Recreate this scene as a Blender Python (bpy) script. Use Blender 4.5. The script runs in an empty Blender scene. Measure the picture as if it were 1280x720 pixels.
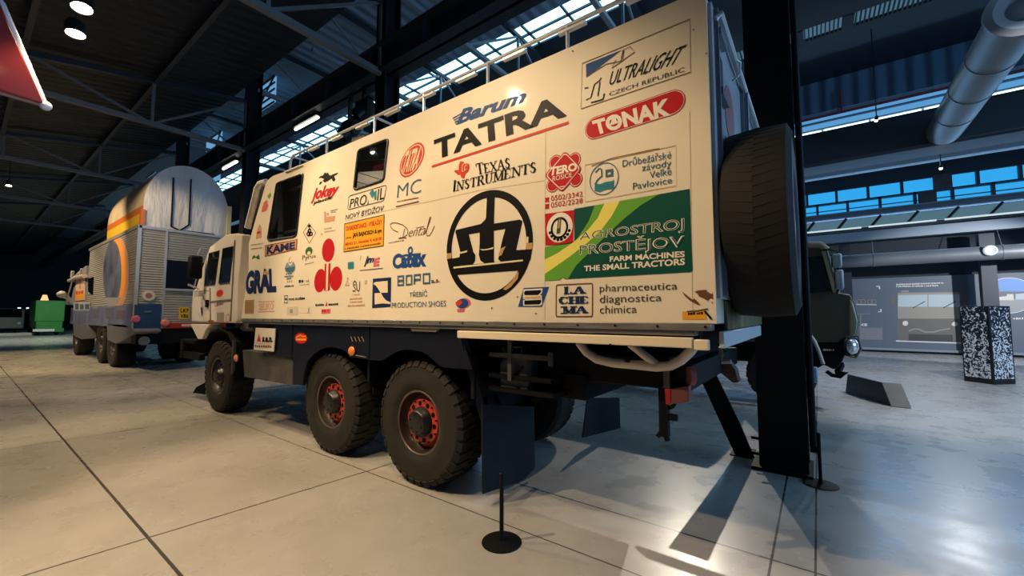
import bpy, bmesh, math, random
from mathutils import Vector, Matrix
from mathutils.geometry import tessellate_polygon
random.seed(7)
S = bpy.context.scene
COL = S.collection
# ------------------------------------------------------------------ camera
FPX = 514.0
H = 1.7
PITCH = math.atan2(34.0, FPX)
YAW = math.atan2(382.0 * math.cos(PITCH), FPX)
cd = bpy.data.cameras.new('camera')
cd.sensor_width = 36.0
cd.lens = FPX / 1280.0 * 36.0
cd.clip_start = 0.05
cd.clip_end = 400
cam = bpy.data.objects.new('camera', cd)
COL.objects.link(cam)
cam.location = (0, 0, H)
cam.rotation_euler = (math.pi / 2 + PITCH, 0, YAW)
S.camera = cam
S.view_settings.view_transform = 'Standard'
S.view_settings.look = 'None'
S.view_settings.gamma = 1
S.view_settings.use_curve_mapping = False
S.view_settings.exposure = 0.0
S.cycles.use_denoising = True
S.cycles.max_bounces = 6
S.cycles.sample_clamp_indirect = 4.0
# ------------------------------------------------------------------ world and lights
W = bpy.data.worlds.new('world')
S.world = W
W.use_nodes = True
W.node_tree.nodes['Background'].inputs[0].default_value = (0.05, 0.10, 0.2, 1)
W.node_tree.nodes['Background'].inputs[1].default_value = 0.30

def area(name, loc, target, sx, sy, power, color):
    l = bpy.data.lights.new(name, 'AREA')
    l.shape = 'RECTANGLE'
    l.size = sx
    l.size_y = sy
    l.energy = power
    l.color = color
    o = bpy.data.objects.new(name, l)
    COL.objects.link(o)
    o.location = loc
    o.rotation_euler = (Vector(target) - Vector(loc)).to_track_quat('-Z', 'Y').to_euler()
    return o

WARM = (1.0, 0.74, 0.44)
DAY = (0.30, 0.58, 1.0)
area('daylight_right_wall', (-2, 24.9, 7.0), (-2, 10, 4.5), 44, 3.0, 2400, DAY)
area('daylight_end_wall', (15.0, 6.0, 5.0), (0, 5.5, 1.5), 9, 5, 1300, DAY)

SPOTS = [  # location, aim, power, cone, radius, colour
    ((-4.7, -1.1, 6.1), (-3.1, 2.7, 0.9), 1080, 72, 0.10, WARM),
    ((-9.3, -0.9, 6.1), (-6.6, 2.9, 1.2), 520, 80, 0.10, WARM),
    ((-8.7, 0.88, 6.3), (-7.2, 1.1, 0.0), 380, 110, 0.13, WARM),
    ((-9.6, 0.92, 6.3), (-8.6, 1.2, 0.0), 480, 120, 0.13, WARM),
    ((-2.4, 0.2, 6.4), (-2.2, 0.9, 0.0), 440, 84, 0.10, WARM),
    ((-19.0, -0.6, 6.6), (-20.5, 3.0, 2.6), 1300, 80, 0.10, WARM),
    ((-13.4, 0.4, 6.8), (-15.6, 3.2, 2.0), 900, 85, 0.10, WARM),
    ((-26.5, 1.0, 7.0), (-25.0, 1.2, 0.0), 1500, 100, 0.10, WARM),
    ((-43.0, 3.6, 7.2), (-44.5, 3.8, 0.0), 2100, 130, 0.10, (0.95, 1.0, 0.86)),  # lamp added to brighten the green trailer and far floor
    ((1.75, 17.2, 7.9), (0.5, 12.0, 0.0), 350, 70, 0.05, (1.0, 0.90, 0.76)),
    ((-5.6, 0.2, 6.4), (-5.6, 0.9, 0.0), 420, 84, 0.10, WARM),
    ((3.8, 21.0, 7.0), (2.2, 14.0, 0.0), 420, 80, 0.05, (1.0, 0.95, 0.88)),
    ((8.6, 17.0, 4.3), (3.4, 25.5, 1.7), 3000, 52, 0.08, (0.92, 0.95, 1.0)),  # unseen lamp added to wash the mural
    ((4.2, 9.0, 8.2), (2.3, 13.4, 0.5), 1900, 78, 0.08, (0.96, 0.97, 1.0)),  # unseen lamp added to brighten kiosk, wedge stand and floor
    ((-4.5, 18.0, 9.2), (-1.3, 4.2, 0.0), 3300, 40, 0.06, (1.0, 0.90, 0.74)),
]

# ------------------------------------------------------------------ pixel to place (1280x720)
_cp, _sp, _cy, _sy = math.cos(PITCH), math.sin(PITCH), math.cos(YAW), math.sin(YAW)
_F = Vector((-_sy, _cy, 0))
_R = Vector((_cy, _sy, 0))
_U = Vector((0, 0, 1))
_FW = _F * _cp + _U * _sp
_UP = _U * _cp - _F * _sp

def at(u, v, axis, val):
    d = _FW + _R * ((u - 640) / FPX) - _UP * ((v - 360) / FPX)
    o = Vector((0, 0, H))
    return o + d * ((val - o[axis]) / d[axis])

def gy(u, v, y):
    return at(u, v, 1, y)

def gx(u, v, x):
    return at(u, v, 0, x)

def gz(u, v, z=0.0):
    return at(u, v, 2, z)

# ------------------------------------------------------------------ materials
MATS = {}

def mat(name, col, rough=0.5, metal=0.0, var=0.0, vscale=3.0, bump=0.0, bscale=20.0, coat=0.0, emit=None, estr=0.0, col2=None, spec=0.5, stretch=None, coat_rough=0.12, bdist=0.02):
    if name in MATS:
        return MATS[name]
    m = bpy.data.materials.new(name)
    m.use_nodes = True
    nt = m.node_tree
    b = nt.nodes['Principled BSDF']
    b.inputs['Base Color'].default_value = (*col, 1)
    b.inputs['Roughness'].default_value = rough
    b.inputs['Metallic'].default_value = metal
    b.inputs['Specular IOR Level'].default_value = spec
    b.inputs['Coat Weight'].default_value = coat
    b.inputs['Coat Roughness'].default_value = coat_rough
    if emit:
        b.inputs['Emission Color'].default_value = (*emit, 1)
        b.inputs['Emission Strength'].default_value = estr
    if var > 0 or bump > 0:
        tc = nt.nodes.new('ShaderNodeTexCoord')
        mp = nt.nodes.new('ShaderNodeMapping')
        if stretch:
            mp.inputs['Scale'].default_value = stretch
        nt.links.new(tc.outputs['Object'], mp.inputs['Vector'])
    if var > 0:
        n = nt.nodes.new('ShaderNodeTexNoise')
        n.inputs['Scale'].default_value = vscale
        n.inputs['Detail'].default_value = 6
        nt.links.new(mp.outputs[0], n.inputs['Vector'])
        r = nt.nodes.new('ShaderNodeValToRGB')
        r.color_ramp.elements[0].position = 0.33
        r.color_ramp.elements[1].position = 0.67
        c2 = col2 if col2 else tuple(c * (1 - var) for c in col)
        r.color_ramp.elements[0].color = (*c2, 1)
        r.color_ramp.elements[1].color = (*col, 1)
        nt.links.new(n.outputs['Fac'], r.inputs['Fac'])
        nt.links.new(r.outputs['Color'], b.inputs['Base Color'])
    if bump > 0:
        n2 = nt.nodes.new('ShaderNodeTexNoise')
        n2.inputs['Scale'].default_value = bscale
        n2.inputs['Detail'].default_value = 4
        nt.links.new(mp.outputs[0], n2.inputs['Vector'])
        bp = nt.nodes.new('ShaderNodeBump')
        bp.inputs['Strength'].default_value = bump
        bp.inputs['Distance'].default_value = bdist
        nt.links.new(n2.outputs['Fac'], bp.inputs['Height'])
        nt.links.new(bp.outputs['Normal'], b.inputs['Normal'])
    MATS[name] = m
    return m

def ribbed(name, col, axis, period, rough=0.5, metal=0.0, depth=0.03, strength=0.8):
    """sheet metal with parallel ribs running across the given object axis"""
    m = bpy.data.materials.new(name)
    m.use_nodes = True
    nt = m.node_tree
    b = nt.nodes['Principled BSDF']
    b.inputs['Base Color'].default_value = (*col, 1)
    b.inputs['Roughness'].default_value = rough
    b.inputs['Metallic'].default_value = metal
    tc = nt.nodes.new('ShaderNodeTexCoord')
    sx = nt.nodes.new('ShaderNodeSeparateXYZ')
    nt.links.new(tc.outputs['Object'], sx.inputs[0])
    mu = nt.nodes.new('ShaderNodeMath')
    mu.operation = 'MULTIPLY'
    mu.inputs[1].default_value = 2 * math.pi / period
    nt.links.new(sx.outputs['XYZ'.index(axis)], mu.inputs[0])
    si = nt.nodes.new('ShaderNodeMath')
    si.operation = 'SINE'
    nt.links.new(mu.outputs[0], si.inputs[0])
    bp = nt.nodes.new('ShaderNodeBump')
    bp.inputs['Strength'].default_value = strength
    bp.inputs['Distance'].default_value = depth
    nt.links.new(si.outputs[0], bp.inputs['Height'])
    nt.links.new(bp.outputs['Normal'], b.inputs['Normal'])
    MATS[name] = m
    return m

def glow(name, col, s):
    return mat(name, (0.02, 0.02, 0.02), 0.4, emit=col, estr=s)

# paints and metals
CREAM = mat('cream_paint', (0.80, 0.71, 0.56), 0.5, var=0.08, vscale=1.3, bump=0.10, bscale=4.0, coat=0.5, spec=0.3, coat_rough=0.05)
CREAM2 = mat('cream_trim_paint', (0.80, 0.68, 0.50), 0.4)
CABW = mat('cab_white_paint', (0.72, 0.66, 0.58), 0.3, var=0.12, vscale=2.0, coat=0.2)
NAVY = mat('navy_paint', (0.006, 0.009, 0.020), 0.42, spec=0.3, var=0.4, vscale=5, bump=0.04, bscale=8)
BLACK = mat('black_steel', (0.003, 0.003, 0.004), 0.6, spec=0.2)
BLACK2 = mat('black_matt_steel', (0.004, 0.005, 0.008), 0.6, spec=0.2)
DKFRAME = mat('dark_chassis_paint', (0.004, 0.0045, 0.007), 0.6, spec=0.2, var=0.4, vscale=6)
RUB = mat('tyre_rubber', (0.026, 0.023, 0.020), 0.8, spec=0.3, var=0.25, vscale=9, bump=0.15, bscale=60)
RIMRED = mat('red_rim_paint', (0.62, 0.06, 0.035), 0.4, var=0.3, vscale=7)
RIMDARK = mat('dark_rim_paint', (0.020, 0.013, 0.012), 0.4)
RIMEDGE = mat('worn_rim_flange', (0.16, 0.13, 0.11), 0.35, 0.6)
HUBM = mat('hub_black', (0.012, 0.011, 0.011), 0.35)
GREYRAIL = mat('grey_aluminium_rail', (0.30, 0.29, 0.27), 0.4, 0.6, var=0.3, vscale=4, stretch=(1, 1, 14))
DIRTY = mat('dirty_grey_sheet', (0.085, 0.08, 0.075), 0.6, var=0.45, vscale=4, bump=0.1)
GLASS = mat('dark_window_glass', (0.006, 0.008, 0.012), 0.04, spec=0.8)
SEAL = mat('window_rubber', (0.010, 0.010, 0.011), 0.5)
REDLAMP = mat('red_lamp_lens', (0.42, 0.03, 0.02), 0.2)
REDWORN = mat('faded_red_plastic', (0.22, 0.07, 0.06), 0.45, var=0.3)
ORANGE = mat('orange_lens', (0.85, 0.24, 0.04), 0.25)
FLAP = mat('mudflap_rubber', (0.016, 0.018, 0.021), 0.7, spec=0.2, var=0.25, vscale=5)
CHROME = mat('chrome', (0.7, 0.7, 0.7), 0.15, 1.0)
OLIVE = mat('olive_paint', (0.060, 0.062, 0.040), 0.42, var=0.2, vscale=2)
OLIVE2 = mat('light_olive_paint', (0.22, 0.20, 0.14), 0.45)
DUCTM = mat('grey_duct_sheet', (0.17, 0.18, 0.20), 0.45, 0.2, var=0.12, vscale=2)
STEELD = mat('dark_structural_steel', (0.012, 0.018, 0.030), 0.5)
STEELG = mat('grey_structural_steel', (0.20, 0.24, 0.28), 0.5)
WALLM = mat('dark_wall_paint', (0.012, 0.018, 0.026), 0.7)
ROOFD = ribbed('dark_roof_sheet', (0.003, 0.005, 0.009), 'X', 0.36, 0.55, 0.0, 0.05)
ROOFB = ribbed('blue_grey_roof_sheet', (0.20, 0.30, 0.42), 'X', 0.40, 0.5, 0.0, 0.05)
CLAD = ribbed('corrugated_cladding', (0.07, 0.14, 0.22), 'X', 0.5, 0.5, 0.0, 0.06)
SKYW = glow('daylight_white', (0.36, 0.76, 1.0), 3.3)
SKYB = glow('daylight_blue', (0.025, 0.33, 0.72), 1.15)
SKYP = glow('daylight_pale', (0.10, 0.32, 0.62), 1.0)
LAMPW = glow('lamp_glow', (1.0, 0.80, 0.52), 60)
LAMPC = glow('fluorescent_glow', (1.0, 0.93, 0.80), 7)

# ------------------------------------------------------------------ mesh builder
class MB:
    def __init__(s):
        s.v = []
        s.f = []
        s.m = []

    def add(s, vs, fs, m=0):
        n = len(s.v)
        s.v += [tuple(x) for x in vs]
        for f in fs:
            s.f.append(tuple(i + n for i in f))
            s.m.append(m)
        return s

    def box(s, x0, x1, y0, y1, z0, z1, m=0):
        vs = [(x, y, z) for x in (x0, x1) for y in (y0, y1) for z in (z0, z1)]
        return s.add(vs, [(0, 1, 3, 2), (4, 6, 7, 5), (0, 4, 5, 1), (2, 3, 7, 6), (0, 2, 6, 4), (1, 5, 7, 3)], m)

    def bar(s, p0, p1, w, h, m=0, up=(0, 0, 1)):
        p0, p1 = Vector(p0), Vector(p1)
        d = (p1 - p0).normalized()
        u = Vector(up)
        if abs(d.dot(u)) > 0.98:
            u = Vector((0, 1, 0))
        a = d.cross(u).normalized() * (w / 2)
        b = a.cross(d).normalized() * (h / 2)
        vs = [p + sa * a + sb * b for p in (p0, p1) for sa in (-1, 1) for sb in (-1, 1)]
        return s.add(vs, [(0, 1, 3, 2), (4, 6, 7, 5), (0, 4, 5, 1), (2, 3, 7, 6), (0, 2, 6, 4), (1, 5, 7, 3)], m)

    def prism(s, poly, vec, m=0, mside=None):
        n = len(poly)
        a = [Vector(p) for p in poly]
        b = [p + Vector(vec) for p in a]
        tri = tessellate_polygon([a])
        fs = [tuple(t) for t in tri] + [tuple(i + n for i in reversed(t)) for t in tri]
        s.add(a + b, fs, m)
        s.add(a + b, [(i, (i + 1) % n, (i + 1) % n + n, i + n) for i in range(n)], m if mside is None else mside)
        return s

    def poly(s, pts, m=0):
        a = [Vector(p) for p in pts]
        return s.add(a, [tuple(t) for t in tessellate_polygon([a])], m)

    def cyl(s, p0, p1, r0, r1=None, n=24, m=0, caps=True):
        r1 = r0 if r1 is None else r1
        return s.lathe([(0, 0), (r0, 0), (r1, 1), (0, 1)] if caps else [(r0, 0), (r1, 1)], p0, Vector(p1) - Vector(p0), n, m, True)

    def lathe(s, prof, origin, axis, n=32, m=0, unit=False):
        o = Vector(origin)
        ax = Vector(axis)
        L = ax.length if unit else 1.0
        d = ax.normalized()
        t = Vector((0, 0, 1)) if abs(d.z) < 0.9 else Vector((1, 0, 0))
        a = d.cross(t).normalized()
        b = d.cross(a).normalized()
        vs, fs = [], []
        k = len(prof)
        ms = []
        for i in range(n):
            th = 2 * math.pi * i / n
            e = a * math.cos(th) + b * math.sin(th)
            for p in prof:
                vs.append(o + d * (p[1] * L) + e * p[0])
        n0 = len(s.v)
        s.v += [tuple(x) for x in vs]
        for i in range(n):
            j = (i + 1) % n
            for q in range(k - 1):
                mm = prof[q][2] if len(prof[q]) > 2 else m
                s.f.append((n0 + i * k + q, n0 + j * k + q, n0 + j * k + q + 1, n0 + i * k + q + 1))
                s.m.append(mm)
        return s

    def tube(s, pts, r, n=10, m=0, closed=False):
        P = [Vector(p) for p in pts]
        k = len(P)
        rings = []
        prev = None
        for i in range(k):
            if closed:
                d = (P[(i + 1) % k] - P[i - 1]).normalized()
            else:
                d = (P[min(i + 1, k - 1)] - P[max(i - 1, 0)]).normalized()
            if prev is None:
                t = Vector((0, 0, 1)) if abs(d.z) < 0.9 else Vector((1, 0, 0))
                a = d.cross(t).normalized()
            else:
                a = (prev - d * prev.dot(d)).normalized()
            prev = a
            b = d.cross(a)
            rings.append([P[i] + (a * math.cos(2 * math.pi * j / n) + b * math.sin(2 * math.pi * j / n)) * r for j in range(n)])
        vs = [x for rr in rings for x in rr]
        fs = []
        for i in range(k if closed else k - 1):
            i2 = (i + 1) % k
            for j in range(n):
                fs.append((i * n + j, i * n + (j + 1) % n, i2 * n + (j + 1) % n, i2 * n + j))
        if not closed:
            fs.append(tuple(range(n))[::-1])
            fs.append(tuple((k - 1) * n + j for j in range(n)))
        return s.add(vs, fs, m)

    def ball(s, c, r, n=16, m=0, sc=(1, 1, 1)):
        prof = []
        vs, fs = [], []
        k = n // 2
        for i in range(k + 1):
            ph = math.pi * i / k
            for j in range(n):
                th = 2 * math.pi * j / n
                vs.append((c[0] + r * sc[0] * math.sin(ph) * math.cos(th), c[1] + r * sc[1] * math.sin(ph) * math.sin(th), c[2] + r * sc[2] * math.cos(ph)))
        for i in range(k):
            for j in range(n):
                fs.append((i * n + j, (i + 1) * n + j, (i + 1) * n + (j + 1) % n, i * n + (j + 1) % n))
        return s.add(vs, fs, m)

    def build(s, name, mats, parent=None, bevel=0, smooth=True, fix=True, angle=35):
        me = bpy.data.meshes.new(name)
        me.from_pydata(s.v, [], s.f)
        if not isinstance(mats, (list, tuple)):
            mats = [mats]
        for x in mats:
            me.materials.append(x)
        for p, mi in zip(me.polygons, s.m):
            p.material_index = mi
        if fix:
            bm = bmesh.new()
            bm.from_mesh(me)
            bmesh.ops.remove_doubles(bm, verts=bm.verts, dist=1e-5)
            bmesh.ops.recalc_face_normals(bm, faces=bm.faces)
            bm.to_mesh(me)
            bm.free()
        if smooth:
            for p in me.polygons:
                p.use_smooth = True
            me.set_sharp_from_angle(angle=math.radians(angle))
        me.update()
        o = bpy.data.objects.new(name, me)
        COL.objects.link(o)
        if bevel:
            b = o.modifiers.new('bevel', 'BEVEL')
            b.width = bevel
            b.segments = 2
            b.limit_method = 'ANGLE'
            b.harden_normals = False
        if parent:
            o.parent = parent
            o.matrix_parent_inverse = mpi(parent)
        return o

def world(o):
    m = Matrix.LocRotScale(o.location, o.rotation_euler, o.scale)
    if o.parent:
        m = world(o.parent) @ o.matrix_parent_inverse @ m
    return m

def mpi(parent):
    return world(parent).inverted()

def thing(name, label, cat, loc, group=None):
    o = bpy.data.objects.new(name, None)
    o.empty_display_size = 0.2
    COL.objects.link(o)
    o.location = loc
    return tag(o, label, cat, group)

def tag(o, label, cat, group=None):
    o['label'] = label
    o['category'] = cat
    if group:
        o['group'] = group
    return o

def struct(o):
    o['kind'] = 'structure'
    return o

def lab(o, text):
    o['label'] = text
    return o

def dup(root, off, label=None, group=None):
    """copy of a thing with its parts and their sub-parts, moved by off"""
    def rec(o, parent):
        c = o.copy()
        COL.objects.link(c)
        if parent:
            c.parent = parent
        for ch in [x for x in bpy.data.objects if x.parent == o]:
            rec(ch, c)
        return c
    r = rec(root, None)
    r.location = Vector(root.location) + Vector(off)
    if label:
        r['label'] = label
    if group:
        r['group'] = group
    return r

# ================================================================== SETTING
def floor_material():
    m = bpy.data.materials.new('polished_concrete')
    m.use_nodes = True
    nt = m.node_tree
    b = nt.nodes['Principled BSDF']
    tc = nt.nodes.new('ShaderNodeTexCoord')
    def noise(scale, detail, rough=0.55, dist=0.0):
        n = nt.nodes.new('ShaderNodeTexNoise')
        n.inputs['Scale'].default_value = scale
        n.inputs['Detail'].default_value = detail
        n.inputs['Roughness'].default_value = rough
        n.inputs['Distortion'].default_value = dist
        nt.links.new(tc.outputs['Object'], n.inputs['Vector'])
        return n
    def ramp(fac, p0, p1, c0, c1):
        r = nt.nodes.new('ShaderNodeValToRGB')
        r.color_ramp.elements[0].position = p0
        r.color_ramp.elements[1].position = p1
        r.color_ramp.elements[0].color = (*c0, 1)
        r.color_ramp.elements[1].color = (*c1, 1)
        nt.links.new(fac, r.inputs['Fac'])
        return r
    def math_(op, a, bb):
        n = nt.nodes.new('ShaderNodeMath')
        n.operation = op
        for i, x in enumerate((a, bb)):
            if x is None:
                continue
            if isinstance(x, (int, float)):
                n.inputs[i].default_value = x
            else:
                nt.links.new(x, n.inputs[i])
        return n.outputs[0]
    r1 = ramp(noise(0.55, 8, 0.6, 0.3).outputs['Fac'], 0.25, 0.75, (0.32, 0.30, 0.275), (0.47, 0.445, 0.41))
    r2 = ramp(noise(4.0, 10, 0.7, 0.8).outputs['Fac'], 0.25, 0.70, (0.74, 0.72, 0.69), (1, 1, 1))
    mx = nt.nodes.new('ShaderNodeMix')
    mx.data_type = 'RGBA'
    mx.blend_type = 'MULTIPLY'
    mx.inputs['Factor'].default_value = 0.55
    nt.links.new(r1.outputs[0], mx.inputs[6])
    nt.links.new(r2.outputs[0], mx.inputs[7])
    sx = nt.nodes.new('ShaderNodeSeparateXYZ')
    nt.links.new(tc.outputs['Object'], sx.inputs[0])
    acc = None
    # saw cut slab joints: axis, position, slope against the other axis, half width
    for ax, pos, slope, hw in JOINTS:
        main = sx.outputs[ax]
        oth = sx.outputs[1 - ax]
        t = math_('SUBTRACT', main, math_('MULTIPLY', oth, slope)) if slope else main
        d = math_('ABSOLUTE', math_('SUBTRACT', t, pos), None)
        k = math_('LESS_THAN', d, hw)
        acc = k if acc is None else math_('MAXIMUM', acc, k)
    mj = nt.nodes.new('ShaderNodeMix')
    mj.data_type = 'RGBA'
    nt.links.new(acc, mj.inputs['Factor'])
    nt.links.new(mx.outputs[2], mj.inputs[6])
    mj.inputs[7].default_value = (0.05, 0.045, 0.04, 1)
    nt.links.new(mj.outputs[2], b.inputs['Base Color'])
    rr = ramp(noise(2.2, 5).outputs['Fac'], 0.35, 0.7, (0.24, 0.24, 0.24), (0.36, 0.36, 0.36))
    nt.links.new(rr.outputs[0], b.inputs['Roughness'])
    b.inputs['Specular IOR Level'].default_value = 0.42
    return m

JOINTS = [(1, 3.475, 0.0, 0.009), (1, 2.755, 0.0, 0.006), (1, 0.965, 0.0, 0.011), (1, 6.0, 0.0, 0.007), (1, 8.6, 0.0, 0.008), (1, 12.4, 0.0, 0.012),
          (0, -4.27, 0.09, 0.009), (0, -8.4, 0.08, 0.008), (0, -13.1, 0.08, 0.010), (0, -18.4, 0.08, 0.013), (0, -0.325, 0.0, 0.008), (0, -0.078, 0.0, 0.007),
          (0, 3.4, 0.0, 0.008), (0, 7.1, 0.0, 0.01)]
struct(MB().box(-72, 16, -8, 26.2, -0.25, 0).build('floor', floor_material(), smooth=False))
struct(MB().box(-72, 16, 25.6, 25.9, 0, 6.55).build('wall_right', WALLM, smooth=False))
struct(MB().box(-72, 16, 25.6, 25.9, 7.85, 11.2).build('wall_right_upper', WALLM, smooth=False))
struct(MB().box(-72.3, -72, -8, 25.9, 0, 11.2).build('wall_far', WALLM, smooth=False))
# low bay roof slopes up towards the column line, the high bay roof is flat
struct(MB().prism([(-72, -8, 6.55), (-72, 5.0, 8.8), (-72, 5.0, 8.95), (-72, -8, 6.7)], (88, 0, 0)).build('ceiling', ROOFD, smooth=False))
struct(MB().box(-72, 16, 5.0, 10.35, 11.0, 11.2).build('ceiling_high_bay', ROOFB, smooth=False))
struct(MB().box(-72, 16, 11.45, 16.0, 11.0, 11.2).build('ceiling_high_bay', STEELD, smooth=False))
struct(MB().box(-72, 16, 16.75, 25.6, 11.0, 11.2).build('ceiling_high_bay', STEELD, smooth=False))

# roof skylight over the high bay: glazing and glazing bars
sky = struct(MB().box(-60, 16, 10.35, 11.45, 11.06, 11.12).build('window_1', SKYW, smooth=False))
g = MB()
for i in range(51):
    x = -59.5 + i * 1.45
    g.box(x - 0.03, x + 0.03, 10.35, 11.45, 10.98, 11.05)
g.box(-60, 16, 10.80, 10.86, 10.98, 11.05)
g.build('glazing_bar', STEELD, sky, smooth=False)
# ribbed translucent panels further back in the same roof
rp = struct(MB().box(-72, 16, 16.0, 16.75, 11.1, 11.16).build('window_2', mat('translucent_sheet', (0.1, 0.14, 0.17), 0.5, emit=(0.10, 0.24, 0.36), estr=0.55), smooth=False))
g = MB()
x = -20.0
while x < 16:
    if (x * 10 // 12) % 2 < 1.5:
        g.box(x - 0.018, x + 0.018, 16.0, 16.75, 11.0, 11.08)
    x += 0.11
for x in (-0.15, 1.15, 3.35, 5.0, 6.5, 8.0):
    g.box(x - 0.14, x + 0.14, 16.0, 16.75, 10.98, 11.08)
g.build('sheet_rib', STEELD, rp, smooth=False)

# window band of the right wall, two rows of panes
wb = struct(MB().box(-60, 16, 25.75, 25.8, 6.55, 7.85).build('window_3', SKYB, smooth=False))
g = MB()
for i in range(64):
    x = -59.2 + i * 1.18
    g.box(x - 0.05, x + 0.05, 25.5, 25.7, 7.2, 7.85)
    g.box(x + 0.35, x + 0.45, 25.45, 25.65, 6.55, 7.25)
g.box(-60, 16, 25.45, 25.7, 7.17, 7.25)
g.box(-60, 16, 25.5, 25.6, 6.85, 6.88)
g.build('mullion', STEELD, wb, smooth=False)
for x, z0, z1 in ((4.35, 7.15, 7.85), (3.85, 6.55, 7.2), (-10.0, 6.55, 7.85)):
    g = MB().box(x, x + 0.55, 25.3, 25.6, z0, z1)
    g.build('pier', mat('brick_pier', (0.06, 0.05, 0.05), 0.8, var=0.4, vscale=6), wb, smooth=False)

# upright glazed panels of the roof monitor beside the columns
for k, (u0, u1, v0, v1) in enumerate(((321, 345, 84, 142), (188, 199, 124, 140), (255, 275, 208, 236), (150, 172, 150, 172))):
    a, c = gy(u0, v1, 6.9 + k * 0.3), gy(u1, v0, 6.9 + k * 0.3)
    o = struct(MB().box(a.x, c.x, 6.9 + k * 0.3, 6.94 + k * 0.3, a.z, 10.98).build('window_%d' % (6 + k), mat('pale_glazing', (0.05, 0.08, 0.1), 0.4, emit=(0.16, 0.42, 0.70), estr=0.8), smooth=False))
    g = MB()
    n = 4
    for i in range(n + 1):
        z = a.z + (10.98 - a.z) * i / n
        g.box(a.x, c.x, 6.86 + k * 0.3, 6.9 + k * 0.3, z - 0.03, z + 0.03)
    g.bar((a.x, 6.86 + k * 0.3, a.z), (c.x, 6.86 + k * 0.3, 10.98), 0.05, 0.05)
    g.build('lattice', STEELD, o, smooth=False)

# gantry on the right: cladding, pipes, lit slot, box beam, walkway beam, slanted glazing
struct(MB().box(-20, 16, 20.0, 20.1, 9.72, 11.0).build('wall_cladding', CLAD, smooth=False))
sl = struct(MB().box(-20, 16, 20.06, 20.12, 8.86, 9.52).build('window_4', SKYP, smooth=False))
g = MB()
for i in range(26):
    x = -19.4 + i * 1.42
    g.box(x, x + 1.34, 19.98, 20.05, 8.85, 8.99)
g.build('lit_pane', glow('cold_tube_glow', (0.62, 0.9, 1.0), 3.4), sl, smooth=False)
g = MB()
g.box(-20, 16, 19.9, 20.05, 9.0, 9.04)
g.box(-20, 16, 19.9, 20.05, 9.30, 9.34)
g.build('frame_bar', STEELG, sl, smooth=False)

def beam(name, label, x0, x1, y, z0, z1, w, m, cat='beam', ribs=0, flange=0.06, front=False):
    b = MB()
    b.box(x0, x1, y - w / 2, y + w / 2, z0, z0 + flange)
    b.box(x0, x1, y - w / 2, y + w / 2, z1 - flange, z1)
    b.box(x0, x1, y - 0.03, y + 0.03, z0, z1)
    if front:
        b.box(x0, x1, y - w / 2 + 0.01, y - w / 2 + 0.03, z0, z1)
    if ribs:
        n = int((x1 - x0) / ribs)
        for i in range(n):
            xx = x0 + (i + 0.5) * ribs
            b.box(xx - 0.03, xx + 0.03, y - w / 2 + 0.02, y + w / 2 - 0.02, z0 + flange, z1 - flange)
    o = b.build(name, m, smooth=False)
    return tag(o, label, cat)

tag(MB().box(-20, 16, 19.0, 20.3, 7.32, 8.62).build('box_girder', STEELD, bevel=0.1), 'wide dark box girder below the bright lit slot at upper right', 'beam')
beam('walkway_beam', 'pale grey horizontal beam between the box girder and the blue window band', -20, 16, 22.0, 7.60, 8.10, 0.34, mat('pale_beam_paint', (0.30, 0.35, 0.40), 0.5), ribs=2.9, front=True)
beam('crane_rail_beam', 'narrow grey rail beam directly under the blue window band', -60, 16, 24.5, 6.2, 6.48, 0.4, STEELG)
beam('lower_wall_beam', 'blue grey horizontal beam above the round wall duct', -60, 16, 23.5, 4.95, 5.34, 0.3, mat('pale_beam_paint', (0.30, 0.35, 0.40)), ribs=3.6, front=True)
sg = struct(MB().prism([(-20, 24.5, 5.72), (-20, 24.5, 6.15), (-20, 24.56, 6.15), (-20, 24.56, 5.72)], (36, 0, 0)).build('window_5', glow('dim_glazing', (0.10, 0.20, 0.26), 0.75), smooth=False))
g = MB()
for i in range(30):
    x = -19.5 + i * 1.2
    g.bar((x, 24.45, 5.70), (x + 0.35, 24.35, 6.16), 0.14, 0.08)
g.box(-20, 16, 24.3, 24.55, 5.58, 5.64)
g.build('glazing_bar', STEELD, sg, smooth=False)
g = MB()
for i in range(15):
    x = -19.6 + i * 2.4
    g.box(x, x + 2.15, 24.2, 24.28, 5.64, 5.70)
g.build('light_slot', glow('cold_slot_glow', (0.55, 0.68, 0.72), 1.1), sg, smooth=False)
# verticals of the right wall behind the duct
for k, x in enumerate((0.9, 5.3, 9.7, -3.5)):
    tag(MB().box(x, x + 0.42, 24.2, 24.6, 0, 4.95).build('wall_post', STEELD, smooth=False), ('dark wall post behind the round duct, left one', 'dark wall post behind the round duct, right one', 'dark wall post beyond the patterned kiosk', 'dark wall post hidden behind the olive truck')[k], 'post', 'posts along the right wall')

p = MB().tube([(-20, 19.9, 9.62), (16, 19.9, 9.62)], 0.05)
tag(p.build('pale_pipe', STEELG), 'thin pale pipe along the foot of the corrugated cladding', 'pipe')
p = MB().tube([(-20, 19.78, 9.46), (16, 19.78, 9.46)], 0.03)
p.tube([(1.05, 19.78, 9.46), (1.05, 19.78, 10.35)], 0.035)
tag(p.build('sprinkler_pipe', mat('red_pipe_paint', (0.35, 0.03, 0.05), 0.4)), 'thin red sprinkler pipe with one riser against the blue cladding', 'pipe')

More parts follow.
